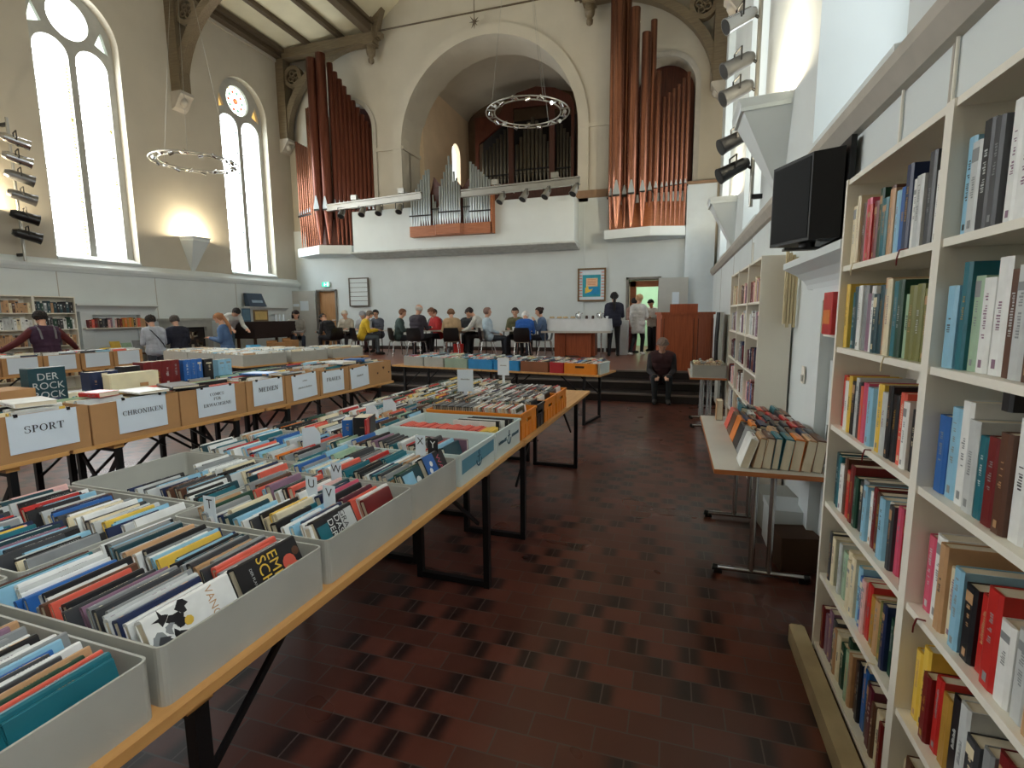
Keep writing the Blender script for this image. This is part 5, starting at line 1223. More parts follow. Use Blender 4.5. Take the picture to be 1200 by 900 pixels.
# orange and black crates of discs
def lattice_crate(y0, y1, m, label, name):
    t = thing(name, label, 'crate', FT(-.4, (y0+y1)/2, ZT), RT, 'plastic crates of discs'); a, b, H = .37, (y1-y0)/2, .185
    w = MB()
    for (p, q) in (((a, -b), (a, b)), ((a, b), (-a, b)), ((-a, b), (-a, -b)), ((-a, -b), (a, -b))):
        d = Vector((q[0]-p[0], q[1]-p[1], 0)); L = d.length; n = Vector((d.y, -d.x, 0)).normalized(); d.normalize()
        f = lambda u, v, k, p=p, d=d, n=n: (p[0]+d.x*u+n.x*k, p[1]+d.y*u+n.y*k, v)
        hole = [(L/2-.06, .105), (L/2+.06, .105), (L/2+.06, .13), (L/2-.06, .13)]
        slots = [[(.03+j*(L-.06)/6, .03), (.03+(j+.75)*(L-.06)/6, .03), (.03+(j+.75)*(L-.06)/6, .085), (.03+j*(L-.06)/6, .085)] for j in range(6)] if L < .5 else []
        w.fill([[(0, 0), (L, 0), (L, H), (0, H)], hole[::-1]]+[s[::-1] for s in slots[:0]], -.006, 0, f)
        w.fill([[(0, H-.018), (L, H-.018), (L, H), (0, H)]], 0, .008, f)
        for j in range(int(L/.09)+1): w.fill([[(j*.09, 0), (j*.09+.008, 0), (j*.09+.008, .1), (j*.09, .1)]], 0, .004, f)
    w.build('wall', m, t); MB().box(-a, a, -b, b, 0, .006).build('base', m, t)
    return t
lattice_crate(3.385, 3.76, M_crorange, 'orange plastic crate of discs nearest the viewer', 'disc_crate'); lattice_crate(3.78, 3.98, M_blackp, 'black plastic crate of discs between the orange crates', 'disc_crate')
lattice_crate(4.0, 4.38, M_crorange, 'orange plastic crate of discs just beyond the black one', 'disc_crate'); lattice_crate(4.4, 4.77, M_crorange, 'orange plastic crate of discs at the bare end of the pine table', 'disc_crate')
DP = ['black']*6+['charcoal']*4+['white']*5+['pale grey']*4+['grey']*2+['red']+['dark green']+['cream']+['navy']*2+['tan']
for y0, y1, rws, w_, gi in ((3.39, 3.755, 1, 'nearest orange crate', 1), (3.785, 3.975, 1, 'black crate', 1), (4.005, 4.375, 2, 'orange crate beyond the black', 1), (4.405, 4.765, 2, 'farthest orange crate', 1)):
    fill_crate(FT, -.77, -.035, y0, y1, ZT+.205, rws, DP, w_, 'disc cases in the plastic crates', True, name='disc_case', thr=(.0145, .0165), hr=(.185, .19), d=.135, split=False, skip=.02, jit=.008, word='disc case', lean=-.12)
i = 0; x = -.09                                  # a row of discs facing the viewer in the nearest orange crate
while x > -.72:
    c = (['pale grey', 'white', 'red', 'dark green', 'white', 'tan', 'cream'] if x > -.4 else ['black', 'charcoal', 'black', 'grey'])[i % (7 if x > -.4 else 4)]
    book('disc_case', c, .0115, .17, .13, FT.mat(x-.0115, 3.4, ZT+.215) @ Matrix.Rotation(-.25 if x > -.35 else -.05, 4, 'Y') @ SPINEUP, '%s disc case, %s from aisle, foremost row of nearest orange crate' % (c, ORD[i]), 'disc cases in the plastic crates', True, False); x -= .0145; i += 1
for k, mb in list(stuff.items()):
    o = mb.build(k, list(BM.values())+[M_pages], recalc=False); o['kind'] = 'stuff'
    tag(o, {'paperback_books': 'further rows of paperbacks spine up in the inner grey crates', 'disc_cases': 'further rows of disc cases in the inner grey crates', 'shelf_books': 'rows of upright books filling the further white bookcase', 'shelf_books_far': 'rows of upright books filling the bookcase behind the person in maroon'}[k], {'paperback_books': 'books', 'disc_cases': 'discs', 'shelf_books': 'books', 'shelf_books_far': 'books'}[k])
# letter cards between the books
def letter_card(ch, x, y, z, dark=False, rot=0., h=.06):
    t = thing('letter_card', 'small %s card lettered %s standing up among the paperbacks' % ('black' if dark else 'white', ch), 'card', FT(x, y, z), RT+rot, 'letter cards among the books')
    MB().box(-.028, .028, -.0008, .0008, -.07, h, mat=0).build('card', BM['black'] if dark else M_paper, t)
    m = MB(); vs, fs = sans_mesh(ch, .05); m.add([(x_, -.0014, y_+.03) for x_, y_, z_ in vs], fs); m.build('letter', BM['white'] if dark else M_ink, t)
for a in (('T', -.565, 1.36, .945), ('U', -.365, 1.66, .945), ('V', -.215, 1.58, .95), ('W', -.4, 1.86, .945), ('X', -.19, 2.245, .995), ('Y', -.115, 2.235, .985, True)): letter_card(*a[:4], dark=len(a) > 4)
for i, (x, y) in enumerate(((-1.02, 3.05), (-1.05, 3.32), (-.95, 2.35))):
    t = thing('divider_card', 'blank white divider card standing in the inner crates, %s from the viewer' % ('second', 'farthest', 'nearest')[i], 'card', FT(x, y, .93), RT+.2*i, 'divider cards'); MB().add([(-.05, 0, -.08), (.05, 0, -.08), (.05, 0, .06), (.02, 0, .1), (-.05, 0, .09), (-.05, .002, -.08), (.05, .002, -.08), (.05, .002, .06), (.02, .002, .1), (-.05, .002, .09)], [(0,1,2,3,4), (9,8,7,6,5), (0,5,6,1), (1,6,7,2), (2,7,8,3), (3,8,9,4), (4,9,5,0)]).build('card', M_paper, t)
for i, (x, y) in enumerate(((-.73, 4.0), (-.82, 5.2))):
    t = thing('paper_sign', 'white paper sign on a stick above the discs, %s' % ('nearer one', 'farther one')[i], 'sign', FT(x, y, .93), RT+.15-.3*i, 'paper signs above the discs'); MB().box(-.07, .07, -.001, .001, .07, .26).build('sheet', M_paper, t); MB().box(-.015, .015, .001, .004, -.1, .1).build('stick', M_paper, t)
    m = MB(); r = random.Random(i)
    for k in range(9): m.box(-.04+.009*k, -.034+.009*k, -.0016, -.001, .17, .17+r.uniform(.008, .013))
    m.build('lettering', BM['grey'], t)
# a red and a blue book-shaped box standing on the books
book('boxed_book', 'black', .1, .12, .14, FT.mat(-.82, 2.56, .925) @ RZ(.35), 'thick black and red book standing upright on the inner crates', 'thick books standing on the crates'); book('boxed_book', 'red', .012, .12, .14, FT.mat(-.718, 2.53, .925) @ RZ(.35), 'red volume beside the thick black book on the inner crates', 'thick books standing on the crates')
book('boxed_book', 'blue', .06, .1, .12, FT.mat(-.9, 2.56, .925) @ RZ(.5), 'thick blue book standing beside the thick black one on the inner crates', 'thick books standing on the crates')
# ================================================================ LETTERED CARDBOARD BOXES ON THE FAR TABLES
def cardboard_box(F, x0, x1, y0, y1, z, h, label, group, name='cardboard_box', m=None):
    m = m or M_card
    t = crate(name, F, x0, x1, y0, y1, z, h, m, label, 'box', group, .006, .006)
    return t
def sign(F, y0, y1, z0, z1, lines, label, sizes, tilt=0., x=.003):
    o = thing('paper_sign', label, 'sign', F(x, (y0+y1)/2, (z0+z1)/2), F.rz, 'lettered paper signs on the boxes')
    o.rotation_euler = (tilt, 0, F.rz)
    a, b = (y1-y0)/2, (z1-z0)/2
    MB().add([(0, -a, -b), (.004, 0, -b), (0, a, -b), (0, a, b), (.001, 0, b), (0, -a, b)]+[(-.001, -a, -b), (.003, 0, -b), (-.001, a, -b), (-.001, a, b), (0, 0, b), (-.001, -a, b)], [(0,1,4,5),(1,2,3,4),(11,10,7,6),(10,9,8,7),(0,6,7,1),(1,7,8,2),(2,8,9,3),(3,9,10,4),(4,10,11,5),(5,11,6,0)]).build('sheet', M_paper, o)
    m = MB(); f = lambda u, v, q: (.0046+q, u, v)
    for (txt, cz), s in zip(lines, sizes): lettering(m, txt, s, 0, cz, f, 1.05, 0)
    if m.v: m.build('lettering', M_ink, o)
    for q in (-.75, .75):
        c = MB(); c.box(-.004, .008, q*a-.009, q*a+.009, b-.012, b+.008); c.build('clip', M_black, o)
    return o
def scribble(o, rows, seed):
    """rows of small illegible printed words"""
    r = random.Random(seed); m = MB()
    for cz, w, h in rows:
        u = -w/2
        while u < w/2: l = r.uniform(.006, .011); m.box(.0046, .005, u, u+l*.7, cz, cz+h*r.uniform(.7, 1)); u += l+.003
    m.build('lettering', BM['grey'], o)
BX = [(.3, 1.235), (1.245, 1.885), (1.895, 2.53), (2.54, 3.01), (3.02, 3.51), (3.52, 4.01), (4.02, 4.9)]
bn = ['SPORT', 'CHRONIKEN', 'COMICS FÜR ERWACHSENE', 'MEDIEN', 'two illegible lines', 'FRAUEN', 'one illegible word']
for i, (a, b) in enumerate(BX):
    t = cardboard_box(FL, -.5, -.004, a, b, ZT, .285 if i else .29, 'brown cardboard book box bearing the sheet with %s' % (bn[i] if i not in (4, 6) else bn[i]), 'brown cardboard boxes with signs')
    if i == 6:                                       # heart-shaped holes in the end of the last box
        m = MB(); cx = (b-a)/2-.18
        for q, (u, v, s) in enumerate(((.0, .2, .045), (-.13, .14, .032), (.12, .13, .032))):
            P = [(cx+u+s*.5*(16*math.sin(k)**3)/16, v+s*.5*(13*math.cos(k)-5*math.cos(2*k)-2*math.cos(3*k)-math.cos(4*k))/16) for k in [2*PI*j/20 for j in range(20)]]
            m.fill([P[::-1]], 0, .001, lambda u, v, q: (.249+q, u, v))
        m.build('heart_hole', M_cardd, t)
    fill_crate(FL, -.5, -.01, a, b, ZT+.285, 2 if b-a > .6 else 1, ['white']*6+['pale grey']*4+['cream']*3+['light blue']*2+['blue', 'coral', 'red', 'yellow', 'teal', 'black', 'grey', 'tan', 'tan', 'pale green'], 'box with %s' % {'COMICS FÜR ERWACHSENE': 'COMICS sheet', 'two illegible lines': 'illegible lines', 'one illegible word': 'illegible word'}.get(bn[i], bn[i]+' sheet'), 'books in the lettered boxes', True, name='album_book', thr=(.016, .04), hr=(.24, .32), d=.24, lean=-.12, split=False, jit=.02, skip=.01)
sign(FL, .785, 1.16, .82, 1.06, [('SPORT', .0)], 'white paper sheet lettered SPORT clipped to the nearest brown box', [.045])
sign(FL, 1.415, 1.775, .813, 1.068, [('CHRONIKEN', .0)], 'white paper sheet lettered CHRONIKEN clipped to a brown box', [.034])
sign(FL, 2.04, 2.41, .81, 1.058, [('COMICS', .045), ('FÜR', .005), ('ERWACHSENE', -.045)], 'white paper sheet lettered COMICS FÜR ERWACHSENE clipped to a brown box', [.024, .024, .026])
sign(FL, 2.61, 2.97, .81, 1.053, [('MEDIEN', .005)], 'white paper sheet lettered MEDIEN clipped to a brown box', [.042])
scribble(sign(FL, 3.1, 3.455, .79, 1.05, [], 'white paper sheet with two illegible lines between MEDIEN and FRAUEN', [], .05), [(.05, .06, .016), (-.02, .2, .018)], 4)
sign(FL, 3.55, 3.91, .795, 1.038, [('FRAUEN', .005)], 'white paper sheet lettered FRAUEN clipped to a brown box', [.04])
scribble(sign(FL, 4.035, 4.39, .785, 1.03, [], 'white paper sheet with one illegible word beside the heart-shaped holes', [], .06), [(.01, .12, .022)], 9)
# loose things lying on the boxes
def flat_book(F, x, y, z, a, c, th, h, d, label, group='books lying on the lettered boxes'):
    return book('flat_book', c, th, h, d, F.mat(x, y, z) @ RZ(a) @ Matrix(((0, 0, 1, 0), (0, 1, 0, 0), (-1, 0, 0, th), (0, 0, 0, 1))), label, group, True, True)
flat_book(FL, -.36, .5, ZT+.315, .3, 'yellow', .02, .3, .22, 'yellow book lying flat over the box with the SPORT sheet')
flat_book(FL, -.42, .95, ZT+.315, -.2, 'white', .03, .3, .22, 'white book lying flat over the box with the SPORT sheet')
flat_book(FL, -.3, 1.35, ZT+.31, .15, 'red', .035, .18, .16, 'small red book lying flat over the box with the CHRONIKEN sheet')
flat_book(FL, -.3, 1.6, ZT+.31, -.1, 'white', .018, .32, .22, 'white and blue book lying flat over the box with the CHRONIKEN sheet')
flat_book(FL, -.34, 1.95, ZT+.31, -.3, 'charcoal', .02, .34, .2, 'dark thin book lying flat over the box with the COMICS sheet')
flat_book(FL, -.3, 2.75, ZT+.31, .2, 'blue', .02, .3, .2, 'blue book lying flat over the box with the MEDIEN sheet')
flat_book(FL, -.3, 4.3, ZT+.31, .2, 'blue', .03, .28, .2, 'blue book lying flat over the box with the illegible word')
flat_book(FL, -.3, 4.0, ZT+.31, -.2, 'white', .03, .28, .2, 'white book lying flat over the last two boxes')
# second lane behind: grey crates, a few big things standing up in them
LC = [(.2, .85), (.87, 1.5), (1.52, 2.15), (2.17, 2.8), (2.82, 3.45), (3.47, 4.1), (4.12, 4.75)]
for i, (a, b) in enumerate(LC):
    for k in range(1):
        crate('book_crate', FL, -1.1-.56*k, -.6-.56*k, a, b, ZT, .2, M_card if (i+k) % 3 == 0 else M_grey, '%s crate behind the lettered boxes, %s from the viewer, %s lane' % (('brown', 'grey')[(i+k) % 3 > 0], ORD[i], ('middle', 'back')[k]), 'crate', 'crates behind the lettered boxes')
        fill_crate(FL, -1.1-.56*k, -.6-.56*k, a, b, ZT+.25, 2, MIX, '', '', False, name='album_books', thr=(.02, .045), hr=(.22, .28), d=.2, jit=.03)
def upright(x, y, z, c, w, h, th, label, name='boxed_set', n=1):
    for k in range(n):
        l = label if n == 1 else '%s, %s of %d from the viewer' % (label, ORD[k], n)
        book(name, c, w/n, h, th, FL.mat(x, y+k*w/n, z) @ Matrix(((0, -1, 0, 0), (1, 0, 0, 0), (0, 0, 1, 0), (0, 0, 0, 1))), l, 'thick books standing behind the lettered boxes')
o = thing('slipcase', 'tall dark teal boxed book with big white letters behind the yellow book', 'book', FL(-.78, 1.4, ZT+.24), RL); MB().box(-.05, .05, -.12, .12, 0, .27).build('case', BM['dark teal'], o)
m = MB()
for txt, cz, sz in (('DER', .2, .075), ('ROCK', .13, .075), ('ROCK', .06, .075)):
    vs, fs = sans_mesh(txt, sz); m.add([(.0505, x, y+cz) for x, y, z in vs], fs)
m.build('lettering', BM['pale grey'], o)
upright(-.72, 1.68, ZT+.24, 'navy', .22, .2, .12, 'thick navy volume', n=3)
upright(-.74, 1.96, ZT+.24, 'black', .14, .22, .12, 'thick black volume beside the navy ones')
upright(-.76, 2.14, ZT+.24, 'dark red', .34, .24, .14, 'dark red volume of the set behind the COMICS sheet', n=4)
upright(-.76, 2.52, ZT+.24, 'blue', .2, .23, .12, 'bright blue volume behind the MEDIEN sheet', n=3)
upright(-.76, 2.74, ZT+.24, 'black', .1, .22, .12, 'black volume beside the bright blue ones')
upright(-.76, 2.9, ZT+.24, 'light blue', .16, .2, .12, 'pale blue-green volume behind the MEDIEN sheet', n=2)
o = thing('cream_box', 'plain cream box standing at the back of the box with the CHRONIKEN sheet', 'box', FL(-.56, 1.9, ZT+.255), RL); MB().box(-.05, .05, -.2, .2, 0, .17, bev=.01).build('box_body', mat('box_cream', rgb(226,216,180), .7), o); MB().box(.05, .052, .03, .1, .05, .08).build('tab', M_card, o)
o = thing('cardboard_box', 'plain brown box behind the box with the SPORT sheet', 'box', FL(-.75, .95, ZT+.2), RL); MB().box(-.15, .15, -.3, .3, 0, .18).build('wall', M_card, o); MB().box(-.15, .15, -.3, -.294, .18, .24).build('flap', M_card, o)
# second row of white-labelled boxes, far across the open floor
F2 = Frame(lambda x, y, z=0: Vector((-9.72+x, y, z)), 0)
for i in range(5):
    a = 4.52+.55*i
    t = cardboard_box(F2, -.42, 0, a, a+.53, ZT, .28, 'far cardboard box with a blank white sheet, %s from the viewer in its row' % ORD[i], 'white-labelled boxes of the second row')
    MB().box(.211, .214, -.2, .2, .03, .275).build('label_sheet', M_paper, t)
    fill_crate(F2, -.42, 0, a, a+.53, ZT+.3, 2, MIX, '', '', False, name='album_books', thr=(.02, .045), hr=(.22, .26), d=.2, jit=.03, lean=-.12)
# long grey crates in front of the fireplace
def fb_(x, y, z=0):
    c, s_ = math.cos(-.25), math.sin(-.25); return Vector((-7.28+x*c-y*s_, 7.2+x*s_+y*c, z))
FB = Frame(fb_, -.25)
for i, (x0, x1, y0, y1) in enumerate(((-.95, -.02, .03, .9), (-1.92, -.97, .03, .9), (-2.9, -1.94, .03, .9), (-.9, -.02, 1.0, 1.85), (-1.8, -.92, 1.0, 1.85), (-.9, -.02, 1.97, 2.8))):
    crate('book_crate', FB, x0, x1, y0, y1, ZT, .2, M_grey, 'large pale grey crate before the fireplace and dark cloth table, %s of six' % ORD[i], 'crate', 'large grey crates before the fireplace', .008, .02)
    fill_crate(FB, x0, x1, y0, y1, ZT+.215, 3, ['white']*6+['cream']*3+['pale grey']*4+['light blue', 'tan', 'grey'], '', '', False, name='album_books', thr=(.025, .05), hr=(.2, .25), d=.12, jit=.015)
FB = Frame(lambda x, y, z=0: Vector((x, y, z)), 0)
# crates on the cross tables
CC = [('orange plastic crate at the aisle end of the cross table', M_crorange, -.56, -.06), ('red crate beside the orange one on the cross table', mat('crate_red', rgb(176,34,40), .5), -.8, -.57), ('brown box beside the red crate on the cross table', mat('box_rust', rgb(134,84,56), .8), -1.3, -.82),
      ('bright blue crate on the cross table, next to the brown box', mat('crate_blue', rgb(40,136,196), .45), -1.79, -1.32), ('bright blue crate on the cross table, next to the greenish crate', mat('crate_blue', rgb(40,136,196), .45), -2.28, -1.81), ('greenish white crate with a dark rim on the cross table', mat('crate_green', rgb(150,170,150), .6), -2.76, -2.3),
      ('grey crate on the cross table, next to the greenish one', M_grey, -3.2, -2.78), ('grey crate on the cross table, beside the box with heart holes', M_grey, -3.66, -3.22)]
for i, (lab, m, x0, x1) in enumerate(CC):
    t = crate('book_crate', FC, x0, x1, .02, .4, ZT, .16, m, lab, 'crate', 'crates on the cross tables before the stage')
    if i == 0: MB().box(-.07, .07, -.192, -.19, .09, .12).build('handle_hole', M_cardd, t)
    fill_crate(FC, x0, x1, .02, .4, ZT+.17, 2, MIX, '', '', False, name='album_books', thr=(.02, .04), hr=(.17, .2), d=.12)
for i in range(7):
    crate('book_crate', FC, -3.6+.5*i, -3.12+.5*i, .42, .78, ZT, .16, M_grey, 'grey crate in the rear row of the cross tables, %s from the aisle' % ORD[6-i], 'crate', 'rear crates on the cross tables')
    fill_crate(FC, -3.6+.5*i, -3.12+.5*i, .42, .78, ZT+.175, 2, ['cream']*4+MIX, '', '', False, name='album_books', thr=(.02, .04), hr=(.16, .18), d=.12)
o = thing('white_crate', 'small white crate on the corner of the cross table by the orange crate', 'crate', FC(-.03, .3, ZT), RC); MB().box(-.025, .02, -.22, .2, 0, .16, bev=.008).build('crate_body', M_crw, o); MB().box(-.028, .023, -.225, .205, .145, .165).build('rim', M_crw, o)
# crate on the small far table
crate('book_crate', FB, .26, .72, 7.55, 8.2, .76, .17, M_grey, 'grey crate of books on the small table near the pulpit', 'crate', 'crates near the pulpit')
fill_crate(FB, .26, .72, 7.55, 8.2, .76+.19, 3, ['tan', 'cream', 'brown', 'tan', 'grey', 'cream'], '', '', False, name='album_books', thr=(.025, .045), hr=(.17, .19), d=.13, jit=.02)
# boxes under the grey table
for i, (y, w, c) in enumerate(((3.9, .3, M_white), (4.3, .28, M_grey), (3.6, .22, M_cardd))):
    o = thing('storage_box', ('white box on the floor under the grey table', 'grey box on the floor under the grey table', 'dark brown box on the floor under the grey table')[i], 'box', (.8, y, 0), .1*i); MB().box(-.12, .12, -w/2, w/2, 0, .3-.04*i, bev=.005).build('box_body', c, o); MB().box(-.125, .125, -w/2-.005, w/2+.005, .26-.04*i, .305-.04*i).build('lid', c, o)
o = stuff['album_books'].build('album_books', list(BM.values())+[M_pages], recalc=False); o['kind'] = 'stuff'; tag(o, 'further books spine up in the crates of the back tables', 'books')
# ================================================================ PEOPLE
import numpy as np
M_skin = mat('skin', rgb(214,166,140), .55, var=.05, scale=10); M_lip = mat('lips', rgb(170,96,90), .5); M_eye = mat('eye_dark', rgb(40,30,28), .3)
CLO = {}
def clo(c):
    if c not in CLO: CLO[c] = mat('cloth_%d_%d_%d' % c, rgb(*c), .85, var=.14, scale=9)
    return CLO[c]
def rot(v, ax, a): return Matrix.Rotation(a, 3, ax) @ Vector(v)
def person(label, loc, facing, pose='sit', lean=0., arms='table', top=(90,90,100), sleeve=None, bot=(40,40,50), shoe=(40,36,36), hair=(60,44,36), style='short', pitch=.2, yaw=0., seat=.45, group=None, h=1., side=0., long_top=False, extras=None):
    """FACING: the hall direction (dx, dy) the chest looks to"""
    rz = math.atan2(-facing[0], facing[1]); V = Vector
    pel = V((0, 0, (seat+.1) if pose == 'sit' else .93))
    def up(v):     # a point of the upper body, given upright relative to the pelvis, after bending
        v = rot(rot(v, 'Y', side), 'X', -lean); return pel+V((v.x, v.y, v.z))
    seg = []
    def S(p, q, r0, r1, tg): seg.append((V(p), V(q), r0, r1, tg))
    # trunk
    for z, w_, r in ((0, .085, .125), (.1, .07, .118), (.2, .07, .12), (.3, .09, .125), (.4, .1, .118)):
        S(up((-w_, 0, z)), up((w_, 0, z)), r, r, 'torso' if z or long_top else 'torso')
    S(up((0, 0, 0)), up((0, 0, .42)), .12, .12, 'torso'); S(up((-.16, 0, .47)), up((.16, 0, .47)), .062, .062, 'torso'); S(up((-.1, -.01, .46)), up((.1, -.01, .46)), .085, .085, 'torso')
    S(up((0, .0, .48)), up((0, .02, .6)), .056, .052, 'skin')
    hb = (0, .03, .6)
    def hd(v):     # head-local, origin at the head centre
        w_ = rot(rot(v, 'X', -pitch), 'Z', yaw); return up((hb[0]+w_.x, hb[1]+w_.y+.02, hb[2]+.1+w_.z))
    S(hd((0, -.015, .025)), hd((0, .01, .03)), .098, .094, 'head'); S(hd((0, .02, -.05)), hd((0, .035, -.075)), .07, .05, 'head')
    S(hd((0, .094, .005)), hd((0, .11, -.028)), .011, .016, 'head')
    for e in (-1, 1): S(hd((e*.092, -.005, -.02)), hd((e*.096, -.012, .018)), .012, .016, 'head')
    # arms
    A = {'table': ((.16, .35, -.85), (-.3, .9, .1)), 'down': ((.12, .05, -1), (.0, .25, -1)), 'book': ((.1, .2, -1), (-.45, .85, .25)), 'spread': ((.75, .3, -.75), (.55, .55, -.45)), 'reach': ((.1, .75, -.65), (-.05, .9, -.4)), 'face': ((.1, .5, -.8), (-.4, .3, .9)), 'front': ((.15, .15, -1), (-.55, .7, .15)), 'lap': ((.12, .2, -1), (-.35, .85, -.25)), 'hip': ((.5, -.1, -.85), (-.35, .45, -.5))}
    for e in (-1, 1):
        nm = arms if isinstance(arms, str) else arms[0 if e < 0 else 1]
        u, f = A[nm]; u = V((e*u[0], u[1], u[2])).normalized(); f = V((e*f[0], f[1], f[2])).normalized()
        sh = up((e*.19, 0, .45)); k = lean*.5
        u = rot(u, 'X', -k); 
        el = sh+u*.28; wr = el+f*.25
        S(sh, el, .058, .046, 'sleeve'); S(el, wr, .046, .033, 'sleeve'); S(wr-f*.02, wr+f*.03, .029, .027, 'skin')
        # hand: palm, four bent fingers of unequal length, thumb from the side of the palm
        sd = V((-e*f.y, e*f.x, 0)); sd = sd.normalized() if sd.length > .1 else V((-e, 0, 0)); dn = f.cross(sd).normalized()
        if dn.z > 0: dn = -dn
        for q in (-.026, -.009, .009, .026): S(wr+f*.03+sd*q*.8, wr+f*.095+sd*q, .016, .015, 'skin')
        for q, l in ((-.03, .062), (-.01, .074), (.01, .07), (.03, .054)):
            a = wr+f*.095+sd*q; b = a+f*l*.55+dn*.012; S(a, b, .0105, .0095, 'skin'); S(b, b+f*l*.4+dn*.028, .0095, .0085, 'skin')
        a = wr+f*.035+sd*.03; b = a+f*.03+sd*.028+dn*.008; S(a, b, .014, .0115, 'skin'); S(b, b+f*.03+sd*.004+dn*.012, .0115, .0095, 'skin')
    # legs
    for e in (-1, 1):
        hp = pel+V((e*.09, 0, -.03))
        if pose == 'sit': kn = V((e*.13, .43, seat+.07 if seat > .4 else .47)); an = V((e*.12, .46, .085))
        elif pose == 'walk': kn = V((e*.1, .12 if e > 0 else -.02, .5)); an = V((e*.1, .06 if e > 0 else -.28, .1))
        else: kn = V((e*.1, .03, .5)); an = V((e*.12, -.02, .09))
        S(hp, kn, .092, .062, 'bot'); S(kn, an, .06, .04, 'bot')
        S(an+V((0, -.03, -.035)), an+V((0, .1, -.045)), .042, .038, 'shoe'); S(an+V((0, .1, -.045)), an+V((e*.01, .16, -.05)), .038, .032, 'shoe'); S(an, an+V((0, 0, -.03)), .04, .042, 'shoe')
    # one skin over all of it
    m = MB()
    for p, q, r0, r1, tg in seg:
        if (q-p).length > .004: m.cyl(p, q, r0, r1, 12)
        m.ball(p, r0, nu=12, nv=8); m.ball(q, r1, nu=12, nv=8)
    me = m.mesh('tmp', M_skin, recalc=False); o = link('tmp', me)
    md = o.modifiers.new('r', 'REMESH'); md.mode = 'VOXEL'; md.voxel_size = .0105
    ms = o.modifiers.new('s', 'SMOOTH'); ms.factor = .5; ms.iterations = 3
    ev = bpy.data.meshes.new_from_object(o.evaluated_get(bpy.context.evaluated_depsgraph_get()))
    bpy.data.objects.remove(o); bpy.data.meshes.remove(me)
    t = thing('person', label, 'person', loc, rz, group)
    t.scale = (h, h, h)
    ev.name = 'body'; ev.materials.clear(); ev.materials.append(M_skin)
    ev.polygons.foreach_set('use_smooth', [True]*len(ev.polygons))
    link('body', ev, t)
    nv = len(ev.vertices); co = np.empty(nv*3); ev.vertices.foreach_get('co', co); co = co.reshape(-1, 3)
    no = np.empty(nv*3); ev.vertices.foreach_get('normal', no); no = no.reshape(-1, 3)
    best = np.full(nv, 9.); tagv = np.zeros(nv, int); names = ['skin', 'torso', 'sleeve', 'bot', 'shoe', 'head']
    for p, q, r0, r1, tg in seg:
        p_, q_ = np.array(p), np.array(q); d = q_-p_; L2 = max(d @ d, 1e-9)
        tt = np.clip(((co-p_) @ d)/L2, 0, 1); dist = np.linalg.norm(co-(p_+tt[:, None]*d), axis=1)-(r0+(r1-r0)*tt)
        k = dist < best; best[k] = dist[k]; tagv[k] = names.index(tg)
    polys = [tuple(p.vertices) for p in ev.polygons]
    def shell(name, sel, off, mats, mi=None):
        fs = [(i, p) for i, p in enumerate(polys) if sel(p)]
        if not fs: return
        ids = sorted({v for _, p in fs for v in p}); mp = {v: i for i, v in enumerate(ids)}
        x = MB(); x.v = [tuple(co[v]+no[v]*(off if name != 'hair' else off*(.55+.45*math.sin(co[v][0]*131+co[v][2]*97)*math.sin(co[v][1]*113+1)+.25*math.sin(co[v][2]*260)))) for v in ids]
        for _, p in fs: x.f.append(tuple(mp[v] for v in p)); x.m.append(mi(p) if mi else 0); x.s.append(True)
        return x.build(name, mats, t, recalc=False)
    isin = lambda s: (lambda p: sum(tagv[v] in s for v in p)*2 > len(p)-.5)
    zlow = pel.z-.12 if not long_top else pel.z-.28
    topsel = (lambda p: isin((1, 2))(p) or (long_top and isin((3,))(p) and co[p[0]][2] > zlow))
    shell('trousers', lambda p: isin((3,))(p) or (isin((1,))(p) and not long_top and pose != 'sit' and co[p[0]][2] < pel.z+.0), .006, [clo(bot)])
    shell('top', topsel, .011, [clo(top), clo(sleeve or top)], lambda p: 1 if tagv[p[0]] == 2 else 0)
    for e in (-1, 1): shell('shoe', lambda p: isin((4,))(p) and co[p[0]][0]*e > 0, .004, [clo(shoe)])
    if long_top:
        x = MB(); x.lathe([(.158, pel.z+.16), (.172, pel.z), (.19, pel.z-.2), (.195, pel.z-.29), (.185, pel.z-.29), (.16, pel.z)], n=20)
        x.v = [(a, b*.84+.0, c+.012*math.sin(a*20)) for a, b, c in x.v]; x.build('shirt_hem', clo(top), t)
    # hair from the scalp, in head-local coordinates
    c0 = np.array(hd((0, 0, 0))); ax = [np.array(hd(v))-c0 for v in ((1, 0, 0), (0, 1, 0), (0, 0, 1))]; loc_ = np.stack([(co-c0) @ a for a in ax], 1)
    lo = {'short': -.06, 'long': -.1, 'bald': .0, 'cap': .0}.get(style, -.07)
    def hs(p):
        if not isin((5, 0))(p): return False
        x, y, z = loc_[list(p)].mean(0)
        if abs(z) > .25 or abs(y) > .2: return False
        if style == 'bald': return y < .02 and -.05 < z < .035
        return (z > .062 and y < .12) or (y < .045 and z > .03) or (y < .005 and z > lo)
    shell('hair', hs, .014 if style != 'bald' else .006, [clo(hair)])
    if style in ('long', 'ponytail', 'bun'):
        x = MB()
        if style == 'long':
            for e in (-.07, -.03, .03, .07):
                a = hd((e, -.06, .03)); b = hd((e*1.1, -.075, -.12)); c = up((e*1.1, -.1, .5)); x.cyl(a, b, .042, .04, 9).cyl(b, c, .04, .03, 9).ball(c, .03).ball(a, .042)
        elif style == 'ponytail':
            a = hd((0, -.1, .02)); b = up((0, -.13, .5)); c = up((0, -.135, .3)); x.ball(a, .04).cyl(a, b, .035, .042, 10).cyl(b, c, .042, .02, 10).ball(b, .042)
        else: x.ball(hd((0, -.1, .06)), .05)
        x.build('hair_length', clo(hair), t)
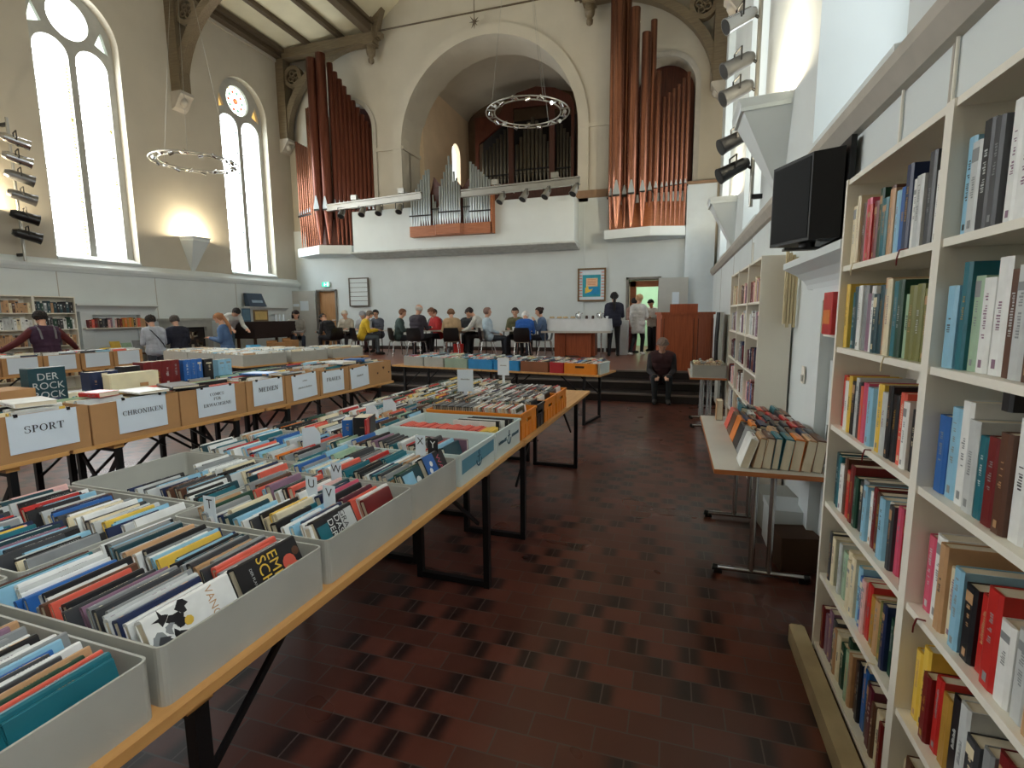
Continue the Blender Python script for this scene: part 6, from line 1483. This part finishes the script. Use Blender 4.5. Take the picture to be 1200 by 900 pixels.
    if style == 'cap':
        x = MB(); x.ball(hd((0, -.01, .045)), .112, sc=(1, 1.05, .78)); a, b = hd((0, .09, .06)), hd((0, .17, .045)); x.bar(a, b, .14, .012); x.build('cap', clo(top), t)
    for e in (-1, 1): MB().ball(hd((e*.034, .088, .014)), .0105, nu=6, nv=4).build('eye', M_eye, t)
    MB().bar(hd((-.022, .088, -.058)), hd((.022, .088, -.058)), .008, .008).build('mouth', M_lip, t)
    if extras: extras(t, up, hd)
    return t
def strap(col):
    def f(t, up, hd):
        pts = [up((-.17, -.02, .52)), up((-.1, -.12, .45)), up((0, -.145, .3)), up((.1, -.14, .15)), up((.17, -.08, .02))]
        MB().tube(pts, .012, 6).build('strap', clo(col), t)
    return f
def backpack_straps(t, up, hd):
    for e in (-1, 1): MB().tube([up((e*.12, .08, .5)), up((e*.12, -.03, .555)), up((e*.11, -.125, .45)), up((e*.1, -.14, .3))], .016, 6).build('strap', clo((120,120,126)), t)
def bookheld(col):
    def f(t, up, hd):
        MB().add([(-.14, .36, .66), (0, .36, .64), (.14, .36, .66), (-.14, .53, .72), (0, .53, .7), (.14, .53, .72), (-.14, .36, .675), (0, .36, .655), (.14, .36, .675), (-.14, .53, .735), (0, .53, .715), (.14, .53, .735)], [(0,3,4,1),(1,4,5,2),(6,7,10,9),(7,8,11,10),(0,1,7,6),(1,2,8,7),(3,9,10,4),(4,10,11,5),(0,6,9,3),(2,5,11,8)]).build('held_pages', M_paper, t)
    return f
G = 'people'
person('person in a maroon jacket with purple vest, arms spread over books by the wall shelves', (-11.0, 6.45, 0), (-1, .15), 'stand', .12, 'spread', (58,34,58), (92,36,38), (40,40,48), hair=(34,28,26), pitch=.35, extras=backpack_straps, h=1.03)
person('person in a pale grey sweater with a dark diagonal shoulder strap seen from behind', (-11.1, 8.6, 0), (-1, .2), 'stand', .1, 'front', (176,182,194), None, (60,62,70), hair=(44,40,38), pitch=.4, extras=strap((60,62,70)), h=.98)
person('person in a dark navy jacket standing beside the pale grey sweater', (-11.05, 9.15, 0), (-1, .3), 'stand', .15, 'front', (34,36,52), None, (34,34,42), hair=(84,78,74), pitch=.5, h=.98)
person('person with reddish blond hair and blue denim top looking down before the fireplace', (-10.0, 9.5, 0), (-.8, -.5), 'stand', .12, 'book', (82,110,150), None, (52,60,84), hair=(168,116,80), style='ponytail', pitch=.6, h=1.0)
person('person in a white patterned top bending forward beside the dark cloth table', (-12.0, 11.45, ZST), (.9, -.3), 'stand', .9, 'reach', (206,208,204), None, (70,90,100), hair=(28,24,26), pitch=.1, h=.98)
person('person in a grey cardigan with long dark hair sitting and reading by the grey door', (-11.4, 13.5, ZST), (.75, -.65), 'sit', .12, 'lap', (146,144,138), None, (44,52,68), hair=(40,28,26), style='long', pitch=.5, extras=bookheld(0))
chair(-11.4, 13.45, math.atan2(-.75, -.65), 'black shell chair under the person in the grey cardigan')
person('person in a dark coat and dark cap hunched sideways over the cafe table', (-10.0, 13.45, ZST), (-1, .25), 'sit', .55, 'table', (30,30,34), None, (34,34,38), hair=(30,28,28), style='cap', pitch=.5)
chair(-10.0, 13.45, math.atan2(1, .25), 'black shell chair under the person in the dark cap')
person('person with pale hair and beige top behind the person in the dark cap', (-10.2, 14.5, ZST), (.2, -1), 'sit', .2, 'table', (172,164,150), None, (70,70,76), hair=(204,196,182), pitch=.3)
person('person in a pale grey hood sitting behind, beside the person in yellow', (-9.7, 14.75, ZST), (.3, -1), 'sit', .3, 'table', (168,170,176), None, (90,60,70), hair=(160,162,168), style='long', pitch=.5)
person('person with dark hair half hidden behind the person in yellow', (-9.3, 14.9, ZST), (-.1, -1), 'sit', .1, 'table', (80,84,96), None, (60,60,66), hair=(36,30,28), pitch=.2)
person('person in a yellow shirt and grey-blue trousers on a black chair', (-8.95, 13.4, ZST), (.75, .6), 'sit', .3, 'table', (214,180,48), None, (84,96,104), hair=(120,108,96), pitch=.45)
chair(-9.0, 13.35, math.atan2(-.5, .8), 'black shell chair under the person in yellow')
person('person in a dark green-grey sweater with brown hair on the chair beside the empty table', (-7.7, 13.4, ZST), (.85, .4), 'sit', .12, 'table', (64,82,80), None, (40,42,48), hair=(112,78,58), pitch=.25)
chair(-7.75, 13.4, math.atan2(-.6, .7), 'black shell chair under the person in the green-grey sweater')
person('person with grey thinning hair in a dark plum jacket, broad back to the viewer', (-7.0, 13.2, ZST), (.15, 1), 'sit', .12, 'table', (56,50,60), None, (30,30,36), hair=(190,186,180), style='bald', pitch=.3, h=1.08)
chair(-7.0, 13.2, 0, 'black shell chair under the person in the plum jacket')
person('person in a red sweater facing the person in the plum jacket', (-6.9, 14.45, ZST), (-.6, -.8), 'sit', .25, 'table', (176,40,42), None, (60,60,70), hair=(110,74,56), pitch=.35, h=1.04)
person('person with dark hair half hidden between the plum jacket and the red sweater', (-7.2, 14.9, ZST), (-.1, -1), 'sit', .1, 'table', (96,98,104), None, (50,50,56), hair=(56,46,42), pitch=.2)
person('person in a beige sweater on a black chair above the red bag', (-5.95, 13.35, ZST), (-.55, .8), 'sit', .2, 'table', (182,154,120), None, (84,82,84), hair=(124,92,68), pitch=.3)
chair(-5.95, 13.3, math.atan2(.3, 1), 'black shell chair above the red bag under the person in beige')
person('person with dark hair and dark top behind the person in beige', (-6.0, 14.7, ZST), (.3, -1), 'sit', .1, 'table', (52,54,58), None, (50,50,56), hair=(44,36,34), pitch=.3)
person('person in a white top with dark hair bending low over the small table', (-5.35, 14.3, ZST), (-.9, -.2), 'sit', .5, 'reach', (206,206,202), None, (60,60,64), hair=(52,44,44), pitch=.5, h=1.1)
person('person with grey-auburn hair in a light blue top sitting with a dark bag', (-4.95, 13.6, ZST), (.8, .5), 'sit', -.12, 'lap', (172,192,206), None, (50,56,66), hair=(140,112,102), pitch=.0)
chair(-5.0, 13.55, math.atan2(-.8, .5), 'black shell chair under the person in the light blue top')
person('person in an olive top with dark hair facing the viewer behind two white cups', (-4.4, 14.4, ZST), (.1, -1), 'sit', .08, 'table', (104,104,76), None, (44,46,52), hair=(54,42,38), pitch=.2)
person('person with white hair in a bright blue top bent over the table', (-3.9, 13.45, ZST), (-.1, 1), 'sit', .5, 'table', (34,88,166), None, (26,26,30), hair=(222,222,220), pitch=.4)
chair(-3.9, 13.4, .1, 'black shell chair under the person in bright blue')
person('person in a blue-grey shirt, one hand at the mouth, beside the buffet', (-3.5, 14.1, ZST), (-.9, -.3), 'sit', .1, ('face', 'table'), (86,108,140), None, (44,46,58), hair=(50,36,32), style='bun', pitch=.1)
chair(-3.45, 14.1, math.atan2(.9, -.3), 'black shell chair under the person in the blue-grey shirt')
person('person in dark clothes with a long dark ponytail standing before the buffet', (-1.57, 14.35, ZST), (-.15, 1), 'stand', .0, 'front', (38,40,58), None, (26,26,32), hair=(24,20,22), style='ponytail', pitch=.2, h=1.0)
person('person in a long white shirt and dark trousers standing at the kitchen door', (-.95, 14.8, ZST), (.35, 1), 'walk', .0, ('down', 'front'), (214,214,214), None, (30,30,36), shoe=(228,228,228), hair=(196,160,120), style='bun', pitch=.1, h=.97, long_top=True)
person('person with dark hair half hidden in the doorway behind the white shirt', (-1.17, 15.6, ZST), (.6, .8), 'stand', .05, 'front', (150,120,110), None, (120,60,60), hair=(30,26,28), pitch=.2, h=.93)
person('person in white with dark hair inside the kitchen', (-.62, 16.5, ZST), (-.4, -.9), 'stand', .2, 'front', (222,222,222), None, (50,50,60), hair=(30,26,28), pitch=.4, h=.92)
person('person in a dark patterned top sitting reading on the stage steps before the pulpit', (-.2, 10.15, 0), (.05, -1), 'sit', .3, 'lap', (58,30,34), (40,36,40), (24,26,30), hair=(118,100,92), pitch=.55, seat=.325, extras=None)
bpy.context.view_layer.update()
